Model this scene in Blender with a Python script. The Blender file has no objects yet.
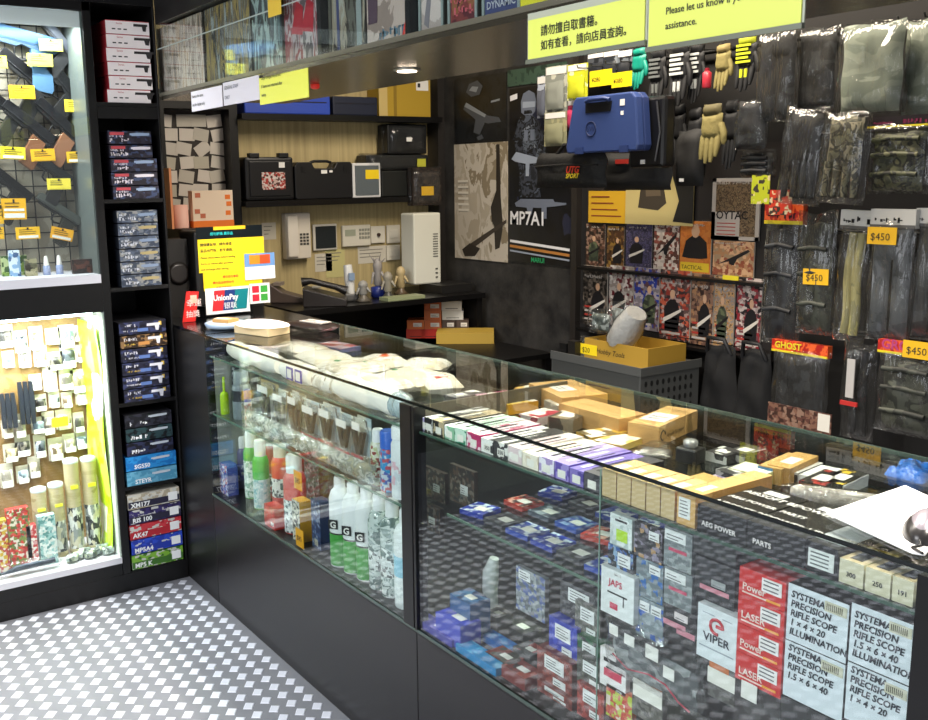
import bpy, math, random
from mathutils import Vector, Matrix
sc = bpy.context.scene
COL = sc.collection
rnd = random.Random(7)
PI = math.pi

# ------------------------------------------------------------------ camera
ROT = Matrix(((0.54572, -0.14295, 0.82569), (0.83777, 0.11471, -0.53384), (-0.0184, 0.98306, 0.18235)))
CAM = Vector((3.46938, -1.23053, 1.5))
FPX = 981.96
PCX = 405
cd = bpy.data.cameras.new('camera'); cam = bpy.data.objects.new('camera', cd); COL.objects.link(cam)
cam.matrix_world = Matrix.Translation(CAM) @ ROT.to_4x4()
cd.sensor_width = 36; cd.sensor_fit = 'HORIZONTAL'; cd.lens = FPX / 928 * 36; cd.clip_start = 0.02; cd.shift_x = (464 - PCX) / 928
sc.camera = cam

# ------------------------------------------------------------------ world, lights, exposure
w = bpy.data.worlds.new('world'); sc.world = w; w.use_nodes = True
w.node_tree.nodes['Background'].inputs[0].default_value = (0.93, 0.95, 1.0, 1)
w.node_tree.nodes['Background'].inputs[1].default_value = 0.5
sc.view_settings.view_transform = 'Standard'; sc.view_settings.look = 'None'
sc.view_settings.gamma = 1; sc.view_settings.use_curve_mapping = False
sc.view_settings.exposure = 0.0
sc.cycles.transparent_max_bounces = 40; sc.cycles.max_bounces = 10; sc.cycles.glossy_bounces = 5
sc.cycles.sample_clamp_indirect = 6; sc.cycles.use_denoising = True
def area(name, loc, sx, sy, energy, color, rot=(0, 0, 0)):
    l = bpy.data.lights.new(name, 'AREA'); l.shape = 'RECTANGLE'; l.size = sx; l.size_y = sy; l.energy = energy; l.color = color
    o = bpy.data.objects.new(name, l); COL.objects.link(o); o.location = loc; o.rotation_euler = rot; return o
area('customer_ceiling_light', (1.7, -2.3, 2.63), 1.6, 0.5, 115, (0.95, 0.96, 1.0))
area('aisle_ceiling_light', (1.0, 1.15, 2.63), 1.6, 0.3, 60, (1.0, 0.88, 0.72))
area('unseen_front_light', (3.2, -3.6, 1.8), 3.0, 1.8, 60, (0.9, 0.94, 1.0), (math.radians(78), 0, math.radians(12)))  # unseen area light on the customer side, brightens floor and counter front

# ------------------------------------------------------------------ helpers
def at(px, py, ax, c):
    """the point of the plane ax = c (X, Y or Z) seen at photo position px, py"""
    d = ROT @ Vector((px - PCX, 360 - py, -FPX)); i = 'XYZ'.index(ax)
    return CAM + d * ((c - CAM[i]) / d[i])
def lin(h):
    h = h.lstrip('#'); r = []
    for i in (0, 2, 4):
        c = int(h[i:i+2], 16) / 255; r.append(c / 12.92 if c <= .04045 else ((c + .055) / 1.055) ** 2.4)
    return (*r, 1)
_m = {}
def M(col, rough=.55, metal=0.0, spec=.5, emit=0, bump=0, bscale=40, coat=0):
    k = (col, rough, metal, spec, emit, bump, bscale, coat)
    if k in _m: return _m[k]
    m = bpy.data.materials.new('paint_' + col.strip('#')); m.use_nodes = True; nt = m.node_tree; b = nt.nodes['Principled BSDF']
    b.inputs['Base Color'].default_value = lin(col); b.inputs['Roughness'].default_value = rough; b.inputs['Metallic'].default_value = metal
    b.inputs['Specular IOR Level'].default_value = spec; b.inputs['Coat Weight'].default_value = coat
    if emit: b.inputs['Emission Color'].default_value = lin(col); b.inputs['Emission Strength'].default_value = emit
    if bump:
        tc = nt.nodes.new('ShaderNodeTexCoord'); n = nt.nodes.new('ShaderNodeTexNoise'); n.inputs['Scale'].default_value = bscale; n.inputs['Detail'].default_value = 4
        bm = nt.nodes.new('ShaderNodeBump'); bm.inputs['Strength'].default_value = bump; bm.inputs['Distance'].default_value = .01
        nt.links.new(tc.outputs['Object'], n.inputs['Vector']); nt.links.new(n.outputs['Fac'], bm.inputs['Height']); nt.links.new(bm.outputs['Normal'], b.inputs['Normal'])
    _m[k] = m; return m
def PR(cols, scale=(40, 40, 60), rough=.4, seed=0, smooth=False, coat=0, rand=1, bump=0):
    """printed or patterned surface: blocks of flat ink"""
    k = ('pr', tuple(cols), scale, rough, seed, smooth, coat, bump)
    if k in _m: return _m[k]
    m = bpy.data.materials.new('print'); m.use_nodes = True; nt = m.node_tree; b = nt.nodes['Principled BSDF']; N = nt.nodes.new; L = nt.links.new
    tc = N('ShaderNodeTexCoord'); oi = N('ShaderNodeObjectInfo'); mu = N('ShaderNodeMath'); mu.operation = 'MULTIPLY'; mu.inputs[1].default_value = 41.0 * rand
    L(oi.outputs['Random'], mu.inputs[0])
    ad = N('ShaderNodeVectorMath'); ad.operation = 'ADD'; L(tc.outputs['Object'], ad.inputs[0]); L(mu.outputs[0], ad.inputs[1])
    mp = N('ShaderNodeMapping'); mp.inputs['Scale'].default_value = scale; mp.inputs['Location'].default_value = (seed * 1.7, seed * 3.1, seed); L(ad.outputs[0], mp.inputs['Vector'])
    if smooth:
        v = N('ShaderNodeTexNoise'); v.inputs['Scale'].default_value = 1; v.inputs['Detail'].default_value = 5; v.inputs['Distortion'].default_value = .6; L(mp.outputs[0], v.inputs['Vector']); out = v.outputs['Fac']
    else:
        v = N('ShaderNodeTexVoronoi'); v.distance = 'CHEBYCHEV'; v.inputs['Scale'].default_value = 1; L(mp.outputs[0], v.inputs['Vector'])
        s = N('ShaderNodeSeparateColor'); L(v.outputs['Color'], s.inputs[0]); out = s.outputs[0]
    r = N('ShaderNodeValToRGB'); r.color_ramp.interpolation = 'CONSTANT'; e = r.color_ramp.elements
    n = len(cols)
    for i, c in enumerate(cols):
        p = i / n if not smooth else (.28 + .44 * i / n if i else 0)
        if i < 2: e[i].position = p; e[i].color = lin(c)
        else: x = e.new(p); x.color = lin(c)
    L(out, r.inputs[0]); L(r.outputs[0], b.inputs['Base Color']); b.inputs['Roughness'].default_value = rough; b.inputs['Coat Weight'].default_value = coat
    if bump:
        bm = N('ShaderNodeBump'); bm.inputs['Strength'].default_value = bump; bm.inputs['Distance'].default_value = .01
        n2 = N('ShaderNodeTexNoise'); n2.inputs['Scale'].default_value = 30; L(tc.outputs['Object'], n2.inputs['Vector']); L(n2.outputs['Fac'], bm.inputs['Height']); L(bm.outputs[0], b.inputs['Normal'])
    _m[k] = m; return m
def clear(name, tint, base=.04, rough=.0, milky=0.0, milk='#ffffff', bump=0, bscale=25, power=5.0, stretch=(1, 1, 1)):
    """thin clear pane or film: lets light straight through, mirrors more at grazing angles"""
    if name in _m: return _m[name]
    m = bpy.data.materials.new(name); m.use_nodes = True; nt = m.node_tree; N = nt.nodes.new; L = nt.links.new
    nt.nodes.remove(nt.nodes['Principled BSDF']); out = nt.nodes['Material Output']
    t = N('ShaderNodeBsdfTransparent'); t.inputs[0].default_value = lin(tint); g = N('ShaderNodeBsdfGlossy'); g.inputs['Roughness'].default_value = rough
    lw = N('ShaderNodeLayerWeight'); lw.inputs[0].default_value = .5
    p = N('ShaderNodeMath'); p.operation = 'POWER'; p.inputs[1].default_value = power; L(lw.outputs['Facing'], p.inputs[0])
    q = N('ShaderNodeMath'); q.operation = 'MULTIPLY_ADD'; q.inputs[1].default_value = 1 - base; q.inputs[2].default_value = base; L(p.outputs[0], q.inputs[0])
    if bump:
        tc = N('ShaderNodeTexCoord'); n = N('ShaderNodeTexNoise'); n.inputs['Scale'].default_value = bscale; n.inputs['Detail'].default_value = 3; n.inputs['Distortion'].default_value = .8; mpp = N('ShaderNodeMapping'); mpp.inputs['Scale'].default_value = stretch
        bm = N('ShaderNodeBump'); bm.inputs['Strength'].default_value = bump; bm.inputs['Distance'].default_value = .02
        L(tc.outputs['Object'], mpp.inputs[0]); L(mpp.outputs[0], n.inputs['Vector']); L(n.outputs['Fac'], bm.inputs['Height']); L(bm.outputs[0], g.inputs['Normal']); L(bm.outputs[0], lw.inputs['Normal'])
    mx = N('ShaderNodeMixShader'); L(q.outputs[0], mx.inputs[0]); last = t
    if milky:
        d = N('ShaderNodeBsdfDiffuse'); d.inputs[0].default_value = lin(milk); m2 = N('ShaderNodeMixShader'); m2.inputs[0].default_value = milky
        L(t.outputs[0], m2.inputs[1]); L(d.outputs[0], m2.inputs[2]); last = m2
    L(last.outputs[0], mx.inputs[1]); L(g.outputs[0], mx.inputs[2]); L(mx.outputs[0], out.inputs[0])
    _m[name] = m; return m
GLASS = clear('case_glass', '#fafdfb', .045)
PFILM = clear('pack_film', '#fbfbfb', .03, .15, .0, '#ffffff', .4, 40, 4)
GLASSF = clear('front_case_glass', '#f8fcfa', .075)
GEDGE = M('#1c2e28', .15)
FILM = clear('clear_film', '#fafafa', .045, .10, .012, '#dfe4e6', .7, 20, 3.4)
FILMD = clear('crinkled_film', '#f8f8f8', .05, .12, .015, '#c9cfd2', .8, 16, 3.4)
FILMH = clear('hanging_film', '#f4f4f2', .05, .13, .02, '#d8d4cc', 1.0, 9, 2.6, (2.6, 2.6, .4))
BLK = M('#0d0d0f', .38); BLKM = M('#0e0d0d', .4, spec=.4); BLKG = M('#08080a', .18); DK = M('#1b1a1b', .6)
WHT = M('#eceae6', .5); YEL = M('#f4d21c', .5); YELB = M('#f0f04a', .45); KRAFT = M('#c08a48', .7); RED = M('#c8201c', .45)
STEEL = M('#8d8f90', .35, .9); GREYM = M('#6c6e6c', .5, .3)
INK = M('#17171a', .6); INKR = M('#b8261c', .6); INKY = M('#f0c818', .5)

class MB:
    def __init__(s): s.v = []; s.f = []; s.mi = []; s.sm = []
    def add(s, vs, fs, mi=0, sm=False):
        b = len(s.v); s.v += [tuple(v) for v in vs]
        for i, f in enumerate(fs):
            s.f.append([b + k for k in f]); s.mi.append(mi[i] if isinstance(mi, (list, tuple)) else mi); s.sm.append(sm)
        return s
    def box(s, x0, y0, z0, x1, y1, z1, mi=0, front=None, top=None, T=None, right=None):
        vs = [(x, y, z) for z in (z0, z1) for y in (y0, y1) for x in (x0, x1)]
        if T is not None: vs = [T @ Vector(v) for v in vs]
        m = [mi] * 6
        if front is not None: m[2] = front
        if top is not None: m[1] = top
        if right is not None: m[4] = right
        return s.add(vs, [(0, 2, 3, 1), (4, 5, 7, 6), (0, 1, 5, 4), (2, 6, 7, 3), (1, 3, 7, 5), (0, 4, 6, 2)], m)
    def tube(s, pts, r, n=8, mi=0, sm=True, cap=True):
        pts = [Vector(p) for p in pts]; rs = r if isinstance(r, (list, tuple)) else [r] * len(pts); vs = []; fs = []
        for i, p in enumerate(pts):
            d = (pts[min(i + 1, len(pts) - 1)] - pts[max(i - 1, 0)]).normalized()
            a = d.orthogonal().normalized() if i == 0 else (a - d * a.dot(d)).normalized()
            b = d.cross(a)
            for k in range(n):
                t = 2 * PI * k / n; vs.append(p + (a * math.cos(t) + b * math.sin(t)) * rs[i])
        for i in range(len(pts) - 1):
            for k in range(n):
                q = (k + 1) % n; fs.append((i * n + k, i * n + q, (i + 1) * n + q, (i + 1) * n + k))
        s.add(vs, fs, mi, sm)
        if cap:
            s.add(vs[:n], [tuple(range(n - 1, -1, -1))], mi); s.add(vs[-n:], [tuple(range(n))], mi)
        return s
    def lathe(s, prof, c=(0, 0, 0), n=16, mi=0, mis=None):
        vs = []; 
        for r, z in prof:
            for k in range(n): t = 2 * PI * k / n; vs.append((c[0] + r * math.cos(t), c[1] + r * math.sin(t), c[2] + z))
        fs = []; ml = []
        for i in range(len(prof) - 1):
            for k in range(n): q = (k + 1) % n; fs.append((i * n + k, i * n + q, (i + 1) * n + q, (i + 1) * n + k)); ml.append(mis[i] if mis else mi)
        s.add(vs, fs, ml, True)
        s.add(vs[:n], [tuple(range(n - 1, -1, -1))], ml[0]); s.add(vs[-n:], [tuple(range(n))], ml[-1]); return s
    def prism(s, poly, t, o=(0, 0, 0), u=(1, 0, 0), v=(0, 0, 1), mi=0, front=None):
        """outline poly in the u-v plane, thickness t along u x v (for x,z that is -Y)"""
        o = Vector(o); u = Vector(u); v = Vector(v); w_ = u.cross(v).normalized() * t; n = len(poly)
        a = [o + u * p[0] + v * p[1] for p in poly]; b = [p + w_ for p in a]
        ar = sum(poly[i][0] * poly[(i + 1) % n][1] - poly[(i + 1) % n][0] * poly[i][1] for i in range(n))
        F = [tuple(range(n, 2 * n)), tuple(range(n - 1, -1, -1))] + [(i, (i + 1) % n, n + (i + 1) % n, n + i) for i in range(n)]
        if ar < 0: F = [tuple(reversed(f)) for f in F]
        return s.add(a + b, F, [front if front is not None else mi] + [mi] * (n + 1))
    def puff(s, w_, h, t, o=(0, 0, 0), nu=10, nv=12, mi=0, edge=.3, wob=.3, seed=0, taper=0.0, lay=False, u=None, v=None, flat=0.0):
        """soft filled shape: a pillow standing in x-z (facing -Y), bottom middle at o; lay=True lies in x-y"""
        o = Vector(o); r = random.Random(seed); ph = [r.uniform(0, 6.3) for _ in range(8)]
        u = Vector(u) if u else Vector((1, 0, 0)); v = Vector(v) if v else Vector((0, 1, 0) if lay else (0, 0, 1)); nn = u.cross(v).normalized()
        def th(a, b):
            e = max(0, (1 - abs(2 * a - 1) ** 2.5)) ** edge * max(0, (1 - abs(2 * b - 1) ** 3)) ** edge
            k = 1 + wob * (math.sin(9 * a + ph[0] + 2 * math.sin(5 * b + ph[1])) * .5 + math.sin(13 * b + ph[2] + 3 * a) * .4 + math.sin(21 * a - 8 * b + ph[3]) * .25)
            return t / 2 * e * k
        vs = []; fs = []
        for sd in (1, -1):
            for j in range(nv + 1):
                for i in range(nu + 1):
                    a = i / nu; b = j / nv; ww = w_ * (1 - taper * b) * (1 + .03 * math.sin(11 * b + ph[4])); hh = h * (1 + .02 * math.sin(7 * a + ph[5]))
                    k = th(a, b) * (sd if not (flat and sd < 0) else -flat)
                    vs.append(o + u * ((a - .5) * ww) + v * (b * hh) + nn * k)
        q = (nu + 1) * (nv + 1)
        for sd in (0, 1):
            for j in range(nv):
                for i in range(nu):
                    f = (sd * q + j * (nu + 1) + i, sd * q + j * (nu + 1) + i + 1, sd * q + (j + 1) * (nu + 1) + i + 1, sd * q + (j + 1) * (nu + 1) + i)
                    fs.append(f if sd == 0 else tuple(reversed(f)))
        return s.add(vs, fs, mi, True)
    def text(s, t, o, u, v, size, mi=0, align='LEFT', bold=0, sx=1.0, shear=0.0):
        c = bpy.data.curves.new('t', 'FONT'); c.body = t; c.size = size; c.align_x = align; c.resolution_u = 2; c.offset = bold * size; c.shear = shear
        ob = bpy.data.objects.new('t', c); COL.objects.link(ob); bpy.context.view_layer.update()
        me = bpy.data.meshes.new_from_object(ob.evaluated_get(bpy.context.evaluated_depsgraph_get()))
        o = Vector(o); u = Vector(u).normalized(); v = Vector(v).normalized(); n = u.cross(v) * .0006
        s.add([o + u * p.co.x * sx + v * p.co.y + n for p in me.vertices], [tuple(p.vertices) for p in me.polygons], mi)
        bpy.data.objects.remove(ob); bpy.data.curves.remove(c); bpy.data.meshes.remove(me); return s
    def build(s, name, mats, parent=None, loc=(0, 0, 0), rz=0, bevel=0):
        me = bpy.data.meshes.new(name); me.from_pydata(s.v, [], s.f)
        for m in (mats if isinstance(mats, (list, tuple)) else [mats]): me.materials.append(m)
        me.polygons.foreach_set('material_index', s.mi); me.polygons.foreach_set('use_smooth', s.sm); me.update()
        o = bpy.data.objects.new(name, me); COL.objects.link(o); o.location = loc; o.rotation_euler = (0, 0, rz)
        if parent: o.parent = parent
        if bevel:
            b = o.modifiers.new('bevel', 'BEVEL'); b.width = bevel; b.segments = 2; b.limit_method = 'ANGLE'; b.angle_limit = .7
        return o
def B(*a, **k): return MB().box(*a, **k)
def scrib(t, x, z, w_, h, mi, y=-.0005, seed=0, top=False):
    r = random.Random(seed); c = x
    while c < x + w_:
        k = r.uniform(.35, .8) * h
        if r.random() < .85:
            a = r.choice([0, 0, .3]) * h; b = r.choice([1, 1, .7]) * h
            t.box(c, y, z + a, c + k * .45, 0, z + b, mi); t.box(c, y, z + a + (b - a) * r.choice([0, .4, .8]), c + k, 0, z + a + (b - a) * r.choice([.2, .6, 1]), mi)
        c += k + h * .18
    return t
def tag(o, label, cat, group=None):
    o['label'] = label; o['category'] = cat
    if group: o['group'] = group
    return o
def thing(name, label, cat, loc=(0, 0, 0), rz=0, group=None):
    o = bpy.data.objects.new(name, None); COL.objects.link(o); o.location = loc; o.rotation_euler = (0, 0, rz); o.empty_display_size = .05
    return tag(o, label, cat, group)
def struct(o): o['kind'] = 'structure'; return o
def copytree(o, parent=None):
    c = o.copy(); COL.objects.link(c)
    if parent: c.parent = parent
    for ch in o.children: copytree(ch, c)
    return c
ORD = ['first', 'second', 'third', 'fourth', 'fifth', 'sixth', 'seventh', 'eighth', 'ninth', 'tenth', 'eleventh', 'twelfth', 'thirteenth', 'fourteenth']
def nth(i, n, a='left', b='right'):
    if n == 1: return 'only one'
    if i == 0: return a + 'most'
    if i == n - 1: return b + 'most'
    return (ORD[i] + ' from ' + a) if i <= n // 2 else (ORD[n - 1 - i] + ' from ' + b)
def level(i, n):      # i counted from the bottom
    if i == n - 1: return 'topmost'
    if i == 0: return 'lowest'
    k = n - 1 - i
    return ORD[k] + ' from top'

# ------------------------------------------------------------------ room
def floor_material():
    m = bpy.data.materials.new('tread_plate_base'); m.use_nodes = True; nt = m.node_tree; b = nt.nodes['Principled BSDF']
    n = nt.nodes.new('ShaderNodeTexNoise'); n.inputs['Scale'].default_value = 6; n.inputs['Detail'].default_value = 6
    tc = nt.nodes.new('ShaderNodeTexCoord'); nt.links.new(tc.outputs['Object'], n.inputs['Vector'])
    r = nt.nodes.new('ShaderNodeValToRGB'); r.color_ramp.elements[0].color = lin('#76777d'); r.color_ramp.elements[1].color = lin('#8c8d93'); nt.links.new(n.outputs[0], r.inputs[0])
    nt.links.new(r.outputs[0], b.inputs['Base Color']); b.inputs['Metallic'].default_value = .3; b.inputs['Roughness'].default_value = .58; b.inputs['Specular IOR Level'].default_value = .3
    return m
fl = struct(B(-3, -4.2, -.05, 7, 3, 0).build('floor', floor_material()))
t = MB()
for j in range(-45, 0):
    for i in range(0, 75):
        x = .0384 + i * .0572; y = .0148 + j * .0545
        p = [(x + .0063, y - .0215), (x + .0225, y), (x - .0063, y + .0215), (x - .0225, y)]
        q = [(x + (k[0] - x) * .84, y + (k[1] - y) * .84) for k in p]
        t.add([(k[0], k[1], .0002) for k in p] + [(k[0], k[1], .002) for k in q], [(4, 5, 6, 7), (0, 1, 5, 4), (1, 2, 6, 5), (2, 3, 7, 6), (3, 0, 4, 7)])
t.build('raised_tread', M('#d6d8e2', .5, .1), fl)
struct(B(-3, -4.2, 2.65, 7, 3, 2.75).build('ceiling', M('#3a3733', .8)))
def wall_yellow():
    m = bpy.data.materials.new('beige_board'); m.use_nodes = True; nt = m.node_tree; b = nt.nodes['Principled BSDF']
    tc = nt.nodes.new('ShaderNodeTexCoord'); mp = nt.nodes.new('ShaderNodeMapping'); mp.inputs['Scale'].default_value = (1, 60, 1.5); n = nt.nodes.new('ShaderNodeTexNoise'); n.inputs['Detail'].default_value = 4; n.inputs['Scale'].default_value = 1
    r = nt.nodes.new('ShaderNodeValToRGB'); r.color_ramp.elements[0].color = lin('#a8966a'); r.color_ramp.elements[1].color = lin('#c4b382'); r.color_ramp.elements[0].position = .3; r.color_ramp.elements[1].position = .7
    L = nt.links.new; L(tc.outputs['Object'], mp.inputs[0]); L(mp.outputs[0], n.inputs['Vector']); L(n.outputs[0], r.inputs[0]); L(r.outputs[0], b.inputs['Base Color']); b.inputs['Roughness'].default_value = .6
    return m
struct(B(-.96, .02, 0, -.9, 1.86, 2.65).build('wall_back', wall_yellow()))
def slate():
    m = bpy.data.materials.new('dark_slate'); m.use_nodes = True; nt = m.node_tree; b = nt.nodes['Principled BSDF']; L = nt.links.new
    tc = nt.nodes.new('ShaderNodeTexCoord'); n = nt.nodes.new('ShaderNodeTexNoise'); n.inputs['Scale'].default_value = 7; n.inputs['Detail'].default_value = 8; n.inputs['Roughness'].default_value = .65
    r = nt.nodes.new('ShaderNodeValToRGB'); r.color_ramp.elements[0].color = lin('#19191a'); r.color_ramp.elements[1].color = lin('#44423f'); r.color_ramp.elements[0].position = .35; r.color_ramp.elements[1].position = .75
    L(tc.outputs['Object'], n.inputs['Vector']); L(n.outputs[0], r.inputs[0]); L(r.outputs[0], b.inputs['Base Color']); b.inputs['Roughness'].default_value = .6
    bm = nt.nodes.new('ShaderNodeBump'); bm.inputs['Strength'].default_value = .3; L(n.outputs[0], bm.inputs['Height']); L(bm.outputs[0], b.inputs['Normal']); return m
struct(B(-.96, 1.8, 0, .2, 1.86, 2.65).build('wall_right', slate()))
struct(B(.2, 1.8, 0, 4.6, 1.86, 2.65).build('wall_right_shopfloor', M('#1a1817', .7)))
struct(B(-.9, 1.76, 0, -.80, 1.8, 2.65).build('trim_1', M('#221f1d', .5)))
struct(B(.2, 1.77, 0, .235, 1.8, 2.2).build('trim_2', M('#26221f', .5)))
struct(B(-.96, -4.2, 0, -.9, .02, 2.65).build('wall_left', M('#141314', .6)))

# ------------------------------------------------------------------ tall display cabinet on the left, facing +X
cab = thing('display_cabinet', 'tall black cabinet with two glazed cases and a column of box bays', 'cabinet', (0, 0, 0))
YC = -1.02
f = MB()
f.box(-.42, YC, 0, 0, .0, .07).box(-.42, YC, 2.10, 0, .0, 2.6)                       # plinth and top box
f.box(-.42, YC, .07, 0, -.252, .115).box(-.42, YC, 1.055, 0, -.25, 1.157).box(-.42, YC, 2.070, 0, -.22, 2.10)
f.box(-.42, YC, .13, -.40, -.0, 2.1)                                                  # back
f.box(-.42, -.008, .07, 0, .0, 2.1).box(-.42, -.250, .07, 0, -.221, 2.1)
f.box(-.42, YC, .07, 0, YC + .03, 2.1)
f.build('frame', BLKM, cab, bevel=.0015)
bays = [(1.775, 2.075), (1.445, 1.735), (1.135, 1.43), (.715, 1.045), (.40, .70), (.075, .385)]
for z0, z1 in bays: B(-.40, -.2205, z0 - .014, -.002, -.0085, z0 - .0005).build('bay_shelf', BLKM, cab)
B(-.012, -.2205, 1.72, -.001, -.0085, 1.760).build('bay_rail', BLKM, cab)
B(-.008, YC + .03, 1.165, -.002, -.2505, 2.070).build('glass_pane', [GLASS], cab)
B(-.008, YC + .03, .115, -.002, -.2505, 1.055).build('glass_pane', [GLASS], cab)
B(-.255, YC + .03, 1.16, -.248, -.2505, 2.070).build('back_panel', PR(['#9c9384', '#a69e8e', '#958c7c'], (6, 6, 6), .6, 3, True), cab)
B(-.305, YC + .03, .115, -.298, -.2505, 1.055).build('back_panel', PR(['#906f42', '#98774a', '#886838'], (8, 8, 8), .6, 4, True), cab)
B(-.30, YC + .03, .115, -.0, -.251, .137).build('base_board', M('#c9c9cf', .4), cab)
B(-.25, YC + .03, 1.157, -.0, -.251, 1.187).build('base_board', M('#cfcfd6', .4), cab)
B(-.247, -.256, 1.188, -.0085, -.2503, 2.069).build('side_panel', M('#5f6765', .3), cab)
B(-.297, -.256, .138, -.0085, -.2503, 1.05).build('side_panel', M('#dfe6da', .4), cab)
g = MB()                                                                               # wire grid behind the pistols
for i in range(13): y = -.29 - i * .055; g.tube([(-.235, y, 1.19), (-.235, y, 2.06)], .0022, 5)
for i in range(16): z = 1.22 + i * .055; g.tube([(-.235, YC + .05, z), (-.235, -.26, z)], .0022, 5)
g.build('wire_grid', M('#1c1c1e', .4, .5), cab)
B(-.016, YC + .03, 2.016, -.0125, -.2503, 2.069).build('lamp_valance', M('#d8dbe0', .5), cab)  # whitish strip, added deep enough to block the lamp's reflection in the canopy glass
for z, e in ((2.058, 9), (1.046, 18)):
    MB().tube([(-.05, YC + .06, z), (-.05, -.28, z)], .006, 10).build('tube_lamp', M('#dff2ff', emit=e), cab)
for z, x, e in ((2.035, -.07, 14), (1.03, -.09, 21)):
    o = area('case_light', (x, (YC - .25) / 2, z), .05, .70, e, (.95, .98, 1.0)); o.parent = cab

def pistol(name, label, px, py, X, ang, L=.20, slide='#17171a', grip='#111113', flip=1, frame=None):
    p = at(px, py, 'X', X); r = thing(name, label, 'pistol', p, PI / 2, 'pistols on the wire grid')
    ca, sa = math.cos(math.radians(ang)), math.sin(math.radians(ang))
    def rt(q): x, z = q[0] * L * flip, q[1] * L; return (x * ca - z * sa, x * sa + z * ca)
    def pr(n, poly, t, m): MB().prism([rt(q) for q in poly], t, (0, t / 2, 0)).build(n, m, r, bevel=.001)
    pr('slide', [(-.5, .0), (.48, .0), (.5, .03), (.5, .15), (.47, .17), (-.46, .17), (-.5, .14)], .028, M(slide, .3, .4))
    pr('frame', [(-.42, .0), (-.42, -.05), (-.02, -.06), (.04, -.02), (.2, -.06), (.46, -.06), (.52, .0)], .024, M(frame or '#141416', .4))
    pr('grip', [(.16, -.05), (.42, -.05), (.52, -.52), (.50, -.57), (.26, -.57), (.24, -.5)], .032, M(grip, .55))
    MB().tube([(*[rt(q)[0]], 0, rt(q)[1]) for q in ((-.04, -.06), (-.02, -.19), (.06, -.22), (.17, -.18))], .0035, 6).build('trigger_guard', M('#141416', .4), r)
    MB().tube([(*[rt(q)[0]], -.0145, rt(q)[1]) for q in ((-.48, .02), (.44, .02))], .0012, 4).build('rail', M('#3c3d40', .3, .5), r)
PX = -.20
pistol('pistol', 'large blue-grey pistol with long barrel lying level at the top left of the glass case', 18, 42, PX, -12, .26, '#33587c', '#3f6484', frame='#2a4660')
pistol('pistol', 'silver and black pistol topmost in the glass case, muzzle up, above two yellow tags', 57, 42, PX, -52, .17, '#6b6f7c', '#18181b')
pistol('pistol', 'black pistol hanging muzzle up left, above the orange tag nearest the left frame edge', 24, 76, PX, -40, .21)
pistol('pistol', 'black pistol in the upper middle of the case between two columns of yellow tags', 60, 84, PX, -52, .21)
pistol('pistol', 'dark pistol with brown wooden grip, left of its twin, below the orange tag', 26, 126, PX + .01, -40, .20, '#26262a', '#7c5032')
pistol('pistol', 'dark pistol with brown wooden grip beside the right yellow tag in the middle', 57, 124, PX + .01, -44, .20, '#232327', '#8a5d40')
pistol('pistol', 'black pistol partly hidden behind the middle row of three yellow tags', 48, 170, PX, -36, .17, '#2c2f33')
pistol('pistol', 'grey pistol above the tilted orange tag low in the upper glass case', 57, 212, PX, -36, .17, '#585c58', '#23241f')
pistol('pistol', 'black pistol cut by the left photo edge above the big double tag', 5, 184, PX, -42, .19)
pistol('pistol', 'black pistol cut by the left photo edge at the height of the brown grips', 2, 108, PX, -42, .17)
tags = [(51, 45, 24, 14, 'f6ee62', 'below the silver and black pistol, topmost tag'), (40, 60, 26, 15, 'f4ec4a', 'just left under the topmost tag'), (1, 62, 12, 14, 'f4ec4a', 'cut by the photo edge near its top'),
        (22, 92, 26, 16, 'f6c11c', 'orange tag over the left brown grip'), (76, 106, 24, 15, 'f5dc3c', 'furthest right of all, beside the right frame'), (13, 153, 25, 15, 'f5dc2c', 'left one in the middle row of three'),
        (43, 155, 25, 15, 'f3b81a', 'centre one in the middle row of three'), (77, 157, 22, 14, 'f3c020', 'right one in the middle row of three'), (59, 184, 25, 14, 'f7e24c', 'pale one alone below the middle row'),
        (14, 209, 25, 26, 'f2b414', 'largest, with white price strips'), (28, 233, 25, 15, 'f3bb18', 'with a white strip, below the largest tag'), (62, 234, 24, 15, 'f2ad14', 'tilted, lowest on the right'), (0, 233, 8, 15, 'f3bb18', 'small, cut by the photo edge at lower left'), (1, 214, 4, 24, 'f3bb18', 'sliver beside the largest tag')]
for i, (px, py, w_, h_, c, wh) in enumerate(tags):
    p = at(px, py, 'X', -.165); sw = w_ / 26 * .085; sh = h_ / 15 * .042; tl = .25 if 'tilted' in wh else rnd.uniform(-.05, .05)
    T = Matrix.Rotation(tl, 4, 'Y')
    t = MB().box(-sw / 2, 0, -sh / 2, sw / 2, .0015, sh / 2, 0, T=T).box(-sw * .4, -.0008, -sh * .42, sw * .42, 0, -sh * .2, 1 if i in (9, 10, 11, 7, 5) else 0, T=T)
    for k in range(3): t.box(-sw * .36, -.0006, sh * (.26 - .17 * k), sw * rnd.uniform(.1, .4), 0, sh * (.30 - .17 * k), 2, T=T)
    if i == 9: t.box(-sw * .4, -.0008, -sh * .1, sw * .42, 0, sh * .02, 1, T=T)
    t.box(-.003, -.002, sh * .30, .003, 0, sh * .46, 2, T=T)
    o = t.build('price_tag', [M('#' + c, .5), WHT, INK], None, p, PI / 2); tag(o, 'yellow tag in the upper case, ' + wh, 'price tag', 'price tags in the glass case')
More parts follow.
